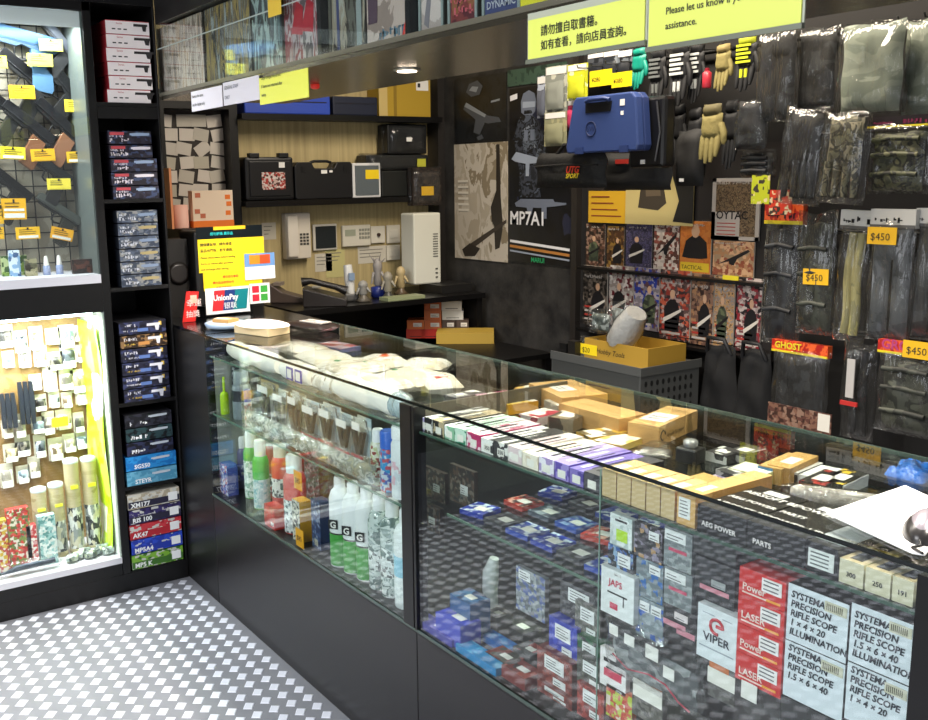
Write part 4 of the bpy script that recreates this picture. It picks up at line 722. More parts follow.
can('spray_can', 'tall white can on the glass shelf nearest the counter post', 'can', 393, 465, .03, .188, M('#dce4e8', .35), CAPW, Y=.055, z=zm, cap_h=.14, capr=.95, wrap=[(.2, .6, K('#dce4e8', '#c8d4dc', '#d8b0bc'))])
# top layer: rolls and soft white bags
zu = .9115
def roll(label, xa, ya, xb, yb, r_, mat, seed=0, end=None):
    d = Vector((xb - xa, yb - ya, 0)); L_ = d.length; r = thing('rolled_bag', label, 'bag', (xa, ya, zu), math.atan2(d.y, d.x), 'soft white bags under the left glass top')
    pts = [(L_ * k / 8, .002 * math.sin(k * 2 + seed), r_ * (1 + .04 * math.sin(k * 1.7 + seed))) for k in range(9)]
    MB().tube(pts, [r_ * (.8 if k in (0, 8) else 1 + .05 * math.sin(k * 2.3 + seed)) for k in range(9)], 14).build('bag', mat, r)
    if end: MB().tube([(L_ * .93, 0, r_), (L_, 0, r_), (L_ + .03, .0, r_)], [r_ * 1.03, r_ * 1.03, r_ * .55], 12).build('film_end', end, r)
    return r
WB = M('#f2eee6', .45, bump=.5, bscale=30); CB = PR(['#efe9dc', '#f4efe6', '#e0d4c0', '#f2ece0'], (9, 12, 9), .4, 1, True, bump=.7)
roll('long white rolled bag at the left front under the glass top', .40, .060, .80, .050, .031, WB, 1)
roll('white rolled bag with two blue-edged labels, centre front under the glass top', .825, .050, 1.01, .050, .031, WB, 2)
r = bpy.data.objects[COL.objects[-1].name].parent
for x_ in (.09, .145): B(x_ - .02, -.0335, .012, x_ + .02, -.031, .05).box(x_ - .013, -.0345, .018, x_ + .013, -.0335, .044, 1).build('label', [M('#3c3c9c', .5), WHT], r)
roll('translucent rolled bag between the labelled one and the thick white roll', 1.03, .052, 1.13, .052, .030, PR(['#c8c4bc', '#e8e6e0', '#a8a49c'], (30, 30, 30), .25, 5, True, bump=.8), 3)
roll('thick white roll with a bluish film end by the counter post', 1.155, .052, 1.47, .054, .033, WB, 4, clear('blue_film', '#cfe4ee', .15, .1, .5, '#d6e8f0', .8, 30, 2))
def softbag(label, px, py, wd, dp, h, mats, rz=0, seed=0, name='pellet_bag'):
    p = at(px, py, 'Z', zu + h * .7); r = thing(name, label, 'bag', (p.x, min(max(p.y, .11 + dp / 2), .475 - dp / 2), zu), math.radians(rz), 'soft bags in the left counter top')
    MB().puff(wd, dp, h, (0, -dp / 2, h * .5), 14, 12, wob=.12, seed=seed, lay=True, edge=.4).build('bag', mats, r)
    return r
for i, (px, py, wd, dp, h, m, rz, l) in enumerate(((300, 346, .2, .12, .04, CB, 5, 'cream bag with fine print at the far left under the glass top'), (325, 356, .2, .14, .045, CB, -6, 'cream printed bag left of the centre'), (352, 365, .2, .14, .05, CB, 8, 'cream bag with green and red specks in the centre'), (385, 360, .16, .12, .05, CB, -10, 'cream bag under the orange patch'),
        (412, 375, .18, .14, .055, CB, 12, 'round full white bag beside the divider'), (440, 380, .14, .10, .05, CB, -20, 'white bag with a red patch by the divider'), (378, 382, .16, .12, .05, CB, 0, 'white bag behind the thick roll'), (345, 378, .16, .10, .04, CB, 4, 'white bag behind the translucent roll'), (430, 362, .14, .10, .045, CB, 30, 'cream bag at the back corner by the divider'))):
    r = softbag(l, px, py, wd, dp, h, m, rz, i)
    if i in (3, 5): B(-.03, -.02, h * .92, .03, .015, h * .98).build('patch', M('#e86028' if i == 3 else '#d83030', .5), r)
    if i in (2, 4):
        for k, c in enumerate(('#2c9c5c', '#c83c30', '#3c8c54')): B(-.05 + .04 * k, -.03 + .02 * k, h * .90, -.03 + .04 * k, -.02 + .02 * k, h * .97).build('patch', M(c, .5), r)
flat('printed_card', 'red, white and blue printed pack lying under the glass near the counter back', 'pack', 338, 345, .16, .09, .014, [M('#7080b8', .4), PR(['#5868b0', '#c84c5c', '#8c98c8', '#e0d0dc'], (16, 30, 20), .35, 3)], 5, z=zu + .0)
flat('paper_slip', 'small cream slip with black print under the glass at the far left', 'paper', 262, 349, .07, .03, .004, [M('#e8dcc8', .5), PR(['#e8dcc8', '#e8dcc8', '#8c8478'], (60, 60, 60), .5, 2)], 0, z=zu)
tag(B(-.05, 0, 0, .05, .035, .02).build('light_blue_packet', M('#88b8dc', .4), None, (.36, .11, zu)), 'light blue packet at the far left end under the glass top', 'packet')

# ------------------------------------------------------------------ on top of counter, left end
o = thing('paper_plate', 'white oval plate on a cream box at the left of the counter top', 'plate', (*at(262, 333, 'Z', ZT).xy, ZT), .3)
B(-.085, -.05, .0005, .085, .05, .028).build('cream_box', M('#cfb890', .6), o); MB().add(*ell(.11, .075, .016, .0285, 24, 5), 0, True).build('plate', M('#f4e8e2', .35), o)
o = thing('business_card_tray', 'blue-white tray of cards at the left end of the counter top', 'tray', (*at(226, 328, 'Z', ZT).xy, ZT), .5)
MB().lathe([(.045, 0.0005), (.07, .006), (.075, .02), (.07, .022)], n=20).build('tray', M('#a8bcd4', .4), o); B(-.035, -.03, .023, .035, .03, .034).build('card_stack', M('#c89858', .5), o); B(-.03, -.028, .0345, .028, .0, .037).build('top_card', M('#e8d4b8', .5), o)
o = thing('leather_wallet', 'dark brown leather folder with papers behind the plate', 'folder', (*at(312, 330, 'Z', ZT).xy, ZT), .25)
MB().puff(.20, .10, .03, (0, -.05, .016), lay=True, wob=.15, seed=2).build('cover', M('#221815', .3), o); B(-.03, -.03, .0305, .08, .02, .034).text('NOTE', (-.02, -.02, .0342), (1, 0, 0), (0, 1, 0), .02, 1).build('paper', [M('#a8a098', .5), INK], o)
# payment terminal screen with signs, facing the customer
SR = math.radians(72)
def on(px, py, X=-.06): p = at(px, py, 'X', X); return p
pm = on(225, 280); o = thing('sign_monitor', 'black monitor back covered with yellow notices and payment logos at the counter end', 'monitor', (-.10, on(215, 300, -.1).y, ZT), PI / 2)
y0, y1 = on(196, 280, -.1).y - o.location.y, on(268, 280, -.1).y - o.location.y
MB().box(y0, 0, .04, y1 - .03, .16, .33).build('housing', M('#141414', .45), o, bevel=.012); MB().box(y0 + .03, .02, .0005, y1 - .06, .14, .04).build('stand', M('#101010', .4), o)
def sign(n, px0, py0, px1, py1, m, off, lines=(), tc=0, extra=None, T=None, parent=None):
    xa = on((px0), (py0 + py1) / 2, -.1).y - o.location.y; xb = on(px1, (py0 + py1) / 2, -.1).y - o.location.y; za = on((px0 + px1) / 2, py1, -.1).z - ZT; zb_ = on((px0 + px1) / 2, py0, -.1).z - ZT
    t = MB().box(xa, -off - .0012, za, xb, -off, zb_)
    for (s_, fx, fz, sz, mi) in lines: t.text(s_, (xa + (xb - xa) * fx, -off - .0013, za + (zb_ - za) * fz), (1, 0, 0), (0, 0, 1), sz, mi, bold=.015)
    return t.build(n, [m, INK, M('#c83828', .5), WHT, M('#2c9c48', .5), M('#20b0b0', .5, emit=.4)], o), (xa, xb, za, zb_)
sign('led_display', 196, 226, 262, 238, M('#0c1418', .3), .0, [('請勿觸摸 展示品', .2, .3, .013, 5)])
sign('yellow_strip', 213, 226, 245, 229.5, M('#e8c020', .5), .0015)
sign('yellow_notice', 198, 238, 264, 271, M('#f4d61c', .5), .0015, [('請保護貨物，請先檢查', .03, .80, .013, 1), ('貨品出門後，恕不退換。', .03, .62, .013, 1), ('Please check items before leaving', .03, .42, .0105, 1), ('Sorry no refund after purchase', .03, .24, .0105, 1), ('and exchange after leaving', .03, .07, .0105, 1)])
sign('yellow_notice', 203, 271, 262, 289, M('#f2ce14', .5), .003, [('請勿自行拿取', .32, .66, .011, 2), ('櫃內貨品敬請合作', .15, .36, .011, 2), ('多謝合作光臨', .2, .08, .011, 2)])
ob, q = sign('white_notice', 205, 287, 249, 313, M('#eef0f0', .4), .0045)
xa, xb, za, zb_ = q; t = MB(); W2 = xb - xa; H2 = zb_ - za
for k, c in enumerate((0, 1, 2)):
    a0 = .14 + .24 * k; a1 = .14 + .24 * (k + 1) + (.06 if k == 2 else 0); t.prism([(xa + W2 * a0, za + H2 * .12), (xa + W2 * a1, za + H2 * .12), (xa + W2 * (a1 + .06), za + H2 * .9), (xa + W2 * (a0 + .06), za + H2 * .9)], .0006, (0, -.0058, 0), mi=k)
t.text('UnionPay', (xa + W2 * .17, -.0066, za + H2 * .52), (1, 0, 0), (0, 0, 1), H2 * .30, 3, bold=.03, sx=.88); t.text('银联', (xa + W2 * .40, -.0066, za + H2 * .20), (1, 0, 0), (0, 0, 1), H2 * .27, 3)
t.build('payment_logo', [M('#d42c34', .4), M('#1c3878', .4), M('#0c7c84', .4), M('#f4f4f4', .4)], o)
ob, q = sign('card_sticker', 244, 253, 274, 279, M('#e8ecf0', .4), .006); xa, xb, za, zb_ = q
MB().box(xa, -.0078, (za + zb_) / 2, xb, -.0072, zb_).build('blue_field', M('#6c94c8', .4), o)
MB().box(xa + .02, -.0086, (za + zb_) / 2 + .01, xa + (xb - xa) * .5, -.0079, zb_ - .006, 0).box(xa + (xb - xa) * .5, -.0086, (za + zb_) / 2 + .01, xb - .02, -.0079, zb_ - .006, 1).build('emblem', [M('#e88c28', .4), M('#d85028', .4)], o)
ob, q = sign('logo_sticker', 249, 283, 269, 303, M('#f0f2ee', .4), .0072); xa, xb, za, zb_ = q; W2 = xb - xa; H2 = zb_ - za; t = MB()
for a_ in (0, 1):
    for b_ in (0, 1): t.box(xa + W2 * (.12 + .42 * a_), -.0092, za + H2 * (.12 + .42 * b_), xa + W2 * (.46 + .42 * a_), -.0085, za + H2 * (.46 + .42 * b_), a_)
t.build('color_squares', [M('#c8283c', .4), M('#3ca03c', .4)], o)
r = thing('red_card', 'small red leaflet with white print leaning at the counter corner', 'leaflet', (-.02, at(190, 322, 'X', -.02).y, ZT), PI / 2)
t = MB().prism([(-.03, 0), (.02, 0), (.04, .11), (-.008, .115)], .004, (0, .0, .0015)); t.text('幸運', (-.012, -.0042, .06), (1, 0, .0), (0, 0, 1), .03, 1); t.text('抽獎', (-.016, -.0042, .02), (1, 0, 0), (0, 0, 1), .028, 1); t.box(.005, -.0048, .07, .03, -.004, .10, 2)
t.build('leaflet', [M('#cc2420', .4), M('#f0d8d4'), M('#f0b8a0')], r)

# ------------------------------------------------------------------ back wall units
u = thing('wall_cupboard', 'black open wall cupboard with pinned notes behind the sign monitor', 'cupboard')
ya, yb = .30, .605
B(-.895, ya - .02, 0.0, -.60, yb + .04, 1.30).build('lower_body', M('#161412', .5), u); B(-.895, ya - .02, 1.301, -.80, ya, 1.9).build('side_board', BLKM, u); B(-.895, yb, 1.301, -.80, yb + .04, 1.9).build('side_board', BLKM, u); B(-.895, ya, 1.82, -.80, yb, 1.9).build('top_board', BLKM, u); B(-.897, ya, 1.301, -.885, yb, 1.82).build('back_board', M('#2a211c', .6), u)
n = 0
for r_ in range(7):
    for c_ in range(4):
        if (r_, c_) in ((0, 3),): continue
        y = ya + .04 + c_ * .077 + rnd.uniform(-.014, .014); z = 1.40 + r_ * .062; n += 1
        T = Matrix.Rotation(rnd.uniform(-.2, .2) if (r_, c_) != (4, 2) else .6, 4, 'X')
        MB().box(-.001, -.036, -.027, .0, .036, .027, 0, T=T).build('pinned_note', M(rnd.choice(['#cfc8be', '#c2bcb0', '#d8d0c6', '#bcb6a6']), .7), None, (-.882 + .002 * ((r_ + c_) % 3) + .0007 * n / 27, y, z)); o = bpy.data.objects[COL.objects[-1].name]
        tag(o, 'pale note pinned in the wall cupboard, %s row from the bottom, %s from the left' % (ORD[r_], ORD[c_]), 'note', 'notes pinned in the wall cupboard')
p0 = at(192, 225, 'X', -.72); r = thing('orange_box', 'cream and orange patterned box leaning on the cupboard ledge', 'box', (-.70, at(214, 222, 'X', -.7).y, 1.301), PI / 2)
W2 = .19; t = MB().box(-W2 / 2, 0, 0, W2 / 2, .05, .16, 0).box(-W2 / 2 - .001, -.001, 0, W2 / 2 + .001, .051, .028, 1)
for x_, z_ in ((-.07, .14), (-.075, .07), (-.05, .05), (.07, .13), (.075, .1), (.07, .06)): t.box(x_ - .012, -.001, z_ - .01, x_ + .012, .0, z_ + .01, 1 if x_ > 0 else 2)
t.build('carton', [M('#f2dcc4', .5), M('#f07c28', .5), M('#c87050', .5)], r)
r = thing('pink_cup', 'pale pink paper roll beside the orange patterned box', 'roll', (-.73, at(181, 220, 'X', -.73).y, 1.301)); MB().lathe([(.034, 0), (.034, .10), (.012, .101)], n=18).build('roll', M('#e8b8a8', .6), r)
tag(B(-.74, at(168, 200, 'X', -.72).y - .01, 1.301, -.66, at(168, 200, 'X', -.72).y, 1.56).build('orange_folder', M('#e89868', .5)), 'thin orange folder standing at the left side of the wall cupboard', 'folder')
o = thing('card_speaker', 'dark speaker cabinet standing left of the sign monitor', 'speaker', (-.27, .03, ZT))
B(-.0, 0, .0005, .10, .13, .30).build('housing', M('#191614', .5), o); MB().lathe([(.04, 0), (.045, .004), (.03, .006)], n=20).build('cone', M('#262220', .4), o); c = bpy.data.objects[COL.objects[-1].name]; c.rotation_euler = (0, PI / 2, 0); c.location = (.1005, .065, .17)

# shelves on the beige wall
ys, ye = .648, 1.755
for z, l in ((1.405, 'lower black shelf on the beige wall, holding pistol cases'), (1.80, 'upper black shelf on the beige wall under the canopy, holding boxes')):
    r = thing('wall_shelf', l, 'shelf', (-.898, 0, z - .022)); B(0, ys, 0, .135, ye, .0215).build('board', BLKM, r); B(.1352, ys, -.004, .143, ye, .024).build('front_edge', M('#0d0c0c', .3), r)
zt = 1.8025
def bw(px0, px1, py, X): return at(px0, py, 'X', X).y, at(px1, py, 'X', X).y
def boxX(name, label, cat, px0, px1, X, z, h, d, mats, build=None, grp=None):
    a, b_ = bw(px0, px1, 150 if z > 1.3 else 270, X); r = thing(name, label, cat, (X, (a + b_) / 2, z), PI / 2, grp); return r, b_ - a
for px0, px1, c, l in ((246, 332, '#2c4cb8', 'flat blue case on the upper shelf'), (334, 379, '#1c2236', 'dark navy box on the upper shelf, beside the blue case')):
    r, wd = boxX('storage_case', l, 'case', px0, px1, -.785, zt, .08, .2, None); B(-wd / 2 + .002, 0, 0, wd / 2 - .002, .10, .09).build('body', M(c, .45), r, bevel=.006); B(-wd * .45, -.002, .055, wd * .45, -.0002, .06).build('lid_seam', M('#101426', .5), r)
r, wd = boxX('kraft_carton', 'yellow cardboard carton on the upper shelf with taped edge', 'box', 380, 431, -.785, zt, .15, .2, None)
B(-wd / 2, 0, 0, wd / 2, .11, .19, 0).box(-wd / 2, -.0006, 0, -wd * .34, 0, .19, 1).box(-wd * .22, -.0006, 0, -wd * .16, 0, .19, 2).box(wd * .22, -.0008, .13, wd * .46, 0, .18, 3).box(wd * .25, -.0012, .145, wd * .3, -.0008, .165, 4).build('carton', [M('#b09028', .6), M('#c8b070', .6), M('#8c701c', .6), WHT, INK], r)
zl = 1.4075
r, wd = boxX('tool_case', 'chunky black hard case with a red and white label on the lower shelf', 'case', 244, 293, -.785, zl, .2, .1, None); H_ = .20
MB().box(-wd / 2, 0, 0, wd / 2, .095, H_).build('shell', M('#131315', .4), r, bevel=.012)
MB().box(-wd * .42, -.006, .02, wd * .42, -.0003, H_ - .02).build('lid_panel', M('#19191b', .35), r, bevel=.004)
for x_ in (-.3, .3): B(wd * x_ - .025, -.004, H_ - .004, wd * x_ + .025, .03, H_ + .018).build('latch', M('#101012', .4), r, bevel=.003)
B(-wd * .18, -.0075, .05, wd * .30, -.0062, .13).build('label', K('#c8b0a8', '#a83830', '#4c2c28', '#d8d0cc'), r); B(wd * .18, -.0075, .15, wd * .3, -.0062, .175).build('price_sticker', WHT, r)
def hcase(r, wd, H_, d, col, notch=True, rim=None):
    n_ = wd * .22
    P_ = [(-wd / 2, .01), (-wd / 2 + .01, 0), (wd / 2 - .01, 0), (wd / 2, .01), (wd / 2, H_ - .02), (wd / 2 - .015, H_)] + ([(n_, H_), (n_ * .75, H_ - .03), (-n_ * .75, H_ - .03), (-n_, H_)] if notch else []) + [(-wd / 2 + .015, H_), (-wd / 2, H_ - .02)]
    MB().prism(P_, d / 2 - .001, (0, d / 2 - .001, 0)).build('front_shell', M(col, .4), r, bevel=.004); MB().prism(P_, d / 2 - .001, (0, d, 0)).build('back_shell', M(rim or col, .4), r, bevel=.004)
    if notch: MB().tube([(-n_ * .8, d / 2, H_ - .002), (-n_ * .5, d / 2, H_ + .004), (n_ * .5, d / 2, H_ + .004), (n_ * .8, d / 2, H_ - .002)], .007, 8).build('handle', M(col, .4), r)
    for x_ in (-.36, .36): B(wd * x_ - .012, -.004, H_ - .045, wd * x_ + .012, -.0002, H_ - .02).build('latch', M(col, .35), r)
r, wd = boxX('pistol_case', 'black plastic pistol case with cut-out handle in the middle of the lower shelf', 'case', 294, 353, -.785, zl, .18, .08, None); hcase(r, wd, .175, .08, '#151517'); B(-.02, -.0015, .12, .012, -.0003, .137).build('price_sticker', WHT, r); B(.025, -.0015, .125, .042, -.0003, .135).build('price_sticker', WHT, r)
r, wd = boxX('framed_case', 'slate grey case with white rim and a yellow price tag on the lower shelf', 'case', 352, 380, -.78, zl, .17, .06, None)
B(-wd / 2, 0, 0, wd / 2, .06, .168).build('rim', M('#dcdcdc', .4), r, bevel=.004); B(-wd * .42, -.004, .012, wd * .42, -.0003, .156).build('panel', M('#5c6468', .4), r); B(-.01, -.006, .09, wd * .42, -.0042, .135).build('price_tag', YEL, r)
r, wd = boxX('dark_case', 'dark green-black case half hidden behind wrapped goods on the lower shelf', 'case', 381, 412, -.79, zl, .12, .1, None); B(-wd / 2, 0, 0, wd / 2, .1, .13).build('body', M('#191b19', .45), r, bevel=.005)
r, wd = boxX('wrapped_case', 'film-wrapped black case, topmost of the pile at the right end of the lower shelf', 'case', 388, 427, -.785, 1.62, .15, .1, None); B(-wd / 2, 0, 0, wd / 2, .1, .145).build('body', M('#161718', .35), r, bevel=.006); MB().puff(wd * 1.05, .155, .13, (0, .05, -.004), 10, 8, wob=.1, edge=.12, seed=2).build('film', FILMD, r); B(-.02, -.022, .06, .012, -.0205, .08).build('price_sticker', WHT, r)
r, wd = boxX('wrapped_case', 'wide film-wrapped black case with a yellow sticker under the topmost one', 'case', 366, 428, -.785, 1.539, .08, .1, None); B(-wd / 2, 0, 0, wd / 2, .1, .076).build('body', M('#18191a', .35), r, bevel=.006); MB().puff(wd * 1.05, .085, .13, (0, .05, -.002), 12, 8, wob=.1, edge=.12, seed=3).build('film', FILMD, r); B(wd * .28, -.022, .015, wd * .42, -.0205, .055).build('price_tag', M('#b8b838', .5), r)
r, wd = boxX('bagged_box', 'dark bagged box with a yellow tag over the right end of the lower shelf', 'box', 412, 441, -.735, 1.36, .19, .05, None); B(-wd / 2, 0, 0, wd / 2, .05, .19).build('body', K('#1c1816', '#3c3028', '#1c1816', '#241e1c'), r); B(-wd * .2, -.002, .05, wd * .22, -.0004, .095).build('price_tag', M('#e8b818', .5), r); MB().puff(wd * 1.08, .2, .08, (0, .025, -.004), 8, 8, wob=.2, edge=.15, seed=5).build('film', FILMD, r)

# things on the beige wall
def wallthing(name, label, cat, px0, py0, px1, py1, X=-.896):
    a = at(px0, (py0 + py1) / 2, 'X', X).y; b_ = at(px1, (py0 + py1) / 2, 'X', X).y; z0 = at((px0 + px1) / 2, py1, 'X', X).z; z1 = at((px0 + px1) / 2, py0, 'X', X).z
    return thing(name, label, cat, (X, (a + b_) / 2, z0), PI / 2), b_ - a, z1 - z0
r, wd, h = wallthing('intercom_phone', 'cream wall telephone with a keypad on the beige wall', 'telephone', 286, 213, 311, 259, -.85)
B(-wd / 2, 0, 0, wd / 2, .045, h).build('body', M('#d8cfc0', .4), r, bevel=.006); B(-wd * .48, -.018, .01, -wd * .05, -.0003, h - .01).build('handset', M('#ddd5c8', .4), r, bevel=.008); t = MB()
for i in range(12): t.box(wd * (.05 + .13 * (i % 3)), -.003, h * (.30 + .07 * (i // 3)), wd * (.14 + .13 * (i % 3)), -.0003, h * (.345 + .07 * (i // 3)))
t.build('keypad', M('#3c3834', .5), r)
r, wd, h = wallthing('wall_panel', 'white-framed dark square screen on the beige wall', 'panel', 312, 224, 336, 250); B(-wd / 2, -.012, 0, wd / 2, 0, h).build('frame', M('#cdc8bc', .4), r, bevel=.003); B(-wd * .4, -.016, h * .08, wd * .44, -.0123, h * .92).build('screen', M('#23282a', .3), r)
r, wd, h = wallthing('alarm_keypad', 'wide cream alarm keypad on the beige wall', 'keypad', 341, 225, 369, 246); B(-wd / 2, -.018, 0, wd / 2, 0, h).build('body', M('#d2cdbd', .4), r, bevel=.004); t = MB()
for i in range(12): t.box(wd * (.08 + .1 * (i % 4)), -.022, h * (.35 + .18 * (i // 4)), wd * (.15 + .1 * (i % 4)), -.0183, h * (.46 + .18 * (i // 4)))
t.build('keys', M('#8c8c80', .5), r); B(-wd * .42, -.02, h * .5, -wd * .05, -.0183, h * .8).build('display', M('#9ca08c', .3), r)
for i, (a, b_, c, d_, l) in enumerate(((370, 226, 384, 243, 'socket with a dark knob, right of the alarm keypad'), (386, 225, 399, 243, 'light switch with green mark, right of the knob socket'), (401, 226, 411, 245, 'light switch furthest right, by the white air unit'), (386, 245, 399, 260, 'light switch below the one with the green mark'))):
    r, wd, h = wallthing('wall_switch', 'cream wall ' + l, 'switch', a, b_, c, d_); B(-wd / 2, -.012, 0, wd / 2, 0, h).build('plate', M('#d4cfc0', .4), r, bevel=.003)
    if i == 0: MB().tube([(0, -.013, h / 2), (0, -.022, h / 2)], .009, 10).build('knob', M('#3c2c28', .4), r)
    else: B(-wd * .3, -.015, h * .3, wd * .3, -.0123, h * .75).build('rocker', M('#ddd9cc', .4), r)
for i, (a, b_, c, d_, l) in enumerate(((262, 223, 276, 240, 'pinned left of the wall telephone'), (315, 254, 332, 272, 'taped under the dark square screen'), (358, 247, 386, 264, 'taped under the alarm keypad'), (326, 250, 345, 278, 'pale yellow, behind the cordless phone'))):
    r, wd, h = wallthing('paper_note', 'l', 'note', a, b_, c, d_); COL.objects.unlink(r); bpy.data.objects.remove(r)
    a_, b2 = at(a, (b_ + d_) / 2, 'X', -.898).y, at(c, (b_ + d_) / 2, 'X', -.898).y; z0, z1 = at(a, d_, 'X', -.898).z, at(a, b_, 'X', -.898).z
    t = MB().box(0, a_, z0, .0012, b2, z1)
    for k in range(3): t.box(.0012, a_ + .01, z1 - .02 - k * .018, .0018, b2 - .02 - .01 * k, z1 - .016 - k * .018, 1)
    tag(t.build('paper_note', [M('#c9c3b4' if i != 3 else '#c4bc80', .6), M('#77736a')], None, (-.8995, 0, 0)), 'paper note ' + l + ' on the beige wall' if i < 3 else 'pale yellow paper note behind the cordless phone', 'note')
r, wd, h = wallthing('air_unit', 'tall white air purifier with side grille standing in the corner', 'appliance', 414, 213, 441, 284, -.62)
B(-wd / 2, 0, 0, wd / 2, .12, h).build('body', M('#d9d8ca', .4), r, bevel=.008); t = MB()
for i in range(10): t.box(wd * .2, -.002, h * (.38 + .035 * i), wd * .38, -.0003, h * (.395 + .035 * i))
t.build('grille', M('#6c6c64', .5), r); t = MB(); [t.box(wd * .28, -.003, h * (.08 + .06 * i), wd * .36, -.0003, h * (.10 + .06 * i)) for i in range(3)]; t.build('buttons', M('#56564e', .5), r)
az = r.location.z
# desk
dk = thing('back_desk', 'black desk along the beige wall carrying phones and figures', 'desk', (0, 0, 0))
B(-.895, .70, .905, -.40, 1.755, .93).build('desktop', M('#0c0b0b', .3), dk); B(-.89, .70, 0, -.42, .73, .904).build('side_panel', BLKM, dk); B(-.89, 1.72, 0, -.42, 1.75, .904).build('side_panel', BLKM, dk); B(-.89, .731, .3, -.87, 1.719, .904).build('back_panel', BLKM, dk)
tag(B(-.70, 1.56, .931, -.50, 1.75, az - .001).build('riser_box', M('#161514', .5)), 'black riser under the white air purifier', 'box')
dz = .9305
def onD(px, py, z=dz): return at(px, py, 'Z', z)
def dthing(n, l, c, px, py, X, rz=0): p = at(px, py, 'X', X); return thing(n, l, c, (X, p.y, dz), rz)
r = dthing('desk_phone', 'dark desk telephone with angled handset on the black desk', 'telephone', 325, 285, -.52, math.radians(60))
MB().prism([(-.10, 0), (.10, 0), (.10, .03), (-.10, .085)], .17, (0, .085, 0)).build('base', M('#26211f', .4), r, bevel=.004); MB().tube([(-.105, -.04, .11), (-.06, -.04, .115), (.05, -.04, .085), (.10, -.04, .065)], [.022, .014, .014, .022], 10).build('handset', M('#1b1715', .35), r); B(-.06, .0, .077, -.02, .06, .082).build('display', M('#a8a8a0', .4), r)
MB().tube([(.08 + .01 * math.cos(k), -.05 + k * .004, .02 + .012 * math.sin(k)) for k in range(14)], .003, 5).build('cord', M('#6c6460', .4), r)
r = dthing('card_terminal', 'grey-brown card machine tilted beside the desk telephone', 'card machine', 290, 280, -.72, math.radians(50)); MB().prism([(-.09, 0), (.08, 0), (.08, .02), (-.03, .05), (-.09, .09)], .09, (0, .045, 0)).build('body', M('#584c46', .4), r, bevel=.004); B(-.075, -.03, .08, -.035, .03, .095).build('paper_slot', M('#8c8078', .4), r)
r = dthing('cordless_phone', 'silver cordless phone upright in its cradle', 'telephone', 351, 288, -.55, math.radians(80)); MB().box(-.035, -.02, 0, .035, .045, .04).build('cradle', M('#5c5c5c', .3), r, bevel=.01)
MB().tube([(-.0, .0, .03), (-.003, .012, .10), (-.006, .022, .17)], [.018, .024, .020], 12).build('handset', M('#cfcfcb', .3), r); B(-.016, -.022, .10, .012, -.01, .135).build('display', M('#7c90a8', .3), r)
for i, (px, X, c1, c2, l, hh) in enumerate(((378, -.60, '#8f8a86', '#22307c', 'pale spiky figure on a dark blue pot', .19), (401, -.62, '#b8a478', '#5c4c38', 'small cream round-headed figure beside the air purifier', .14), (363, -.50, '#8c8a84', '#5c564c', 'silver jumble of small figures beside the cordless phone', .10), (388, -.52, '#8c8678', '#3c3c38', 'grey small figure between the pot and the cream figure', .13))):
    r = dthing('figurine', l, 'figure', px, 288, X, 1.2)
    MB().lathe([(.03, 0), (.036, .005), (.036 if i == 0 else .02, .05 if i == 0 else .02), (.012, .055 if i == 0 else .04)], n=12).build('base', M(c2, .35), r)
    bz = .05 if i == 0 else .025; MB().lathe([(.008, bz), (.022, bz + .015), (.016, hh * .6), (.022, hh * .72), (.024, hh * .82), (.016, hh * .95), (.004, hh)], n=12).build('body', M(c1, .5), r)
    MB().tube([(-.034, -.012, hh * .35), (-.02, 0, hh * .62), (.02, 0, hh * .62), (.032, -.02, hh * .45)], [.004, .009, .009, .004], 6).build('arms', M(c1, .5), r)
    if i == 0:
        t = MB(); [t.tube([(0, 0, hh * .8), (.04 * math.cos(k), .03 * math.sin(k), hh * (1.0 + .1 * (k % 2)))], [.006, .001], 5) for k in range(7)]; t.build('spikes', M(c1, .5), r)
tag(B(-.50, at(395, 290, 'X', -.5).y - .09, dz, -.42, at(395, 290, 'X', -.5).y + .12, dz + .015).build('green_tray', M('#8c9470', .4)), 'flat pale green tray at the front edge of the desk', 'tray')

# side table with orange boxes
T0 = .70
st = thing('side_table', 'low dark table in the corner carrying the orange boxes', 'table'); B(-.39, 1.15, T0 - .022, .12, 1.745, T0).build('table_top', BLKM, st)
for x_, y_ in ((-.37, 1.17), (.08, 1.17), (-.37, 1.71), (.08, 1.71)): B(x_, y_, 0, x_ + .03, y_ + .03, T0 - .0225).build('leg', BLKM, st)
sp = at(441, 344, 'Z', T0); a_ = math.radians(52); U_ = Vector((math.cos(a_), math.sin(a_), 0)); N_ = Vector((math.sin(a_), -math.cos(a_), 0)); mp_ = Vector((sp - CAM)).length / FPX
tag(B(-.14, 0, 0, .14, .16, .055).build('kraft_carton', [M('#b8983c', .6)], None, sp + U_ * (24 * mp_) , a_), 'yellow-brown carton at the front right of the orange box stack', 'box')
ob_ = [(-28, 0, 20, '#c83820', 0, 'red-orange box at the bottom left of the stack'), (-12, 0, 20, '#c42c1c', 0, 'red box at the bottom, left of centre'), (7, 0, 15, '#c86030', 1, 'orange box with white label at the bottom, right of centre'), (21, 0, 14, '#c45828', 1, 'orange box at the bottom right'),
       (-28, 1, 18, '#d87030', 1, 'orange box with white label, second layer left'), (-10, 1, 18, '#c86430', 1, 'orange box, second layer centre'), (6.5, 1, 14, '#4c3c34', 1, 'brown box with white label, second layer'), (20.5, 1, 13, '#54443c', 1, 'brown box with white label at the right end of the second layer'),
       (-10, 2, 18, '#cc6c34', 1, 'orange box with white label, third layer'), (10.5, 2, 22, '#dcdcd6', 0, 'white box, third layer'), (-10, 3, 18, '#c8642c', 1, 'orange box on top at the left'), (9.5, 3, 21, '#e4e2dc', 0, 'white box on top at the right')]
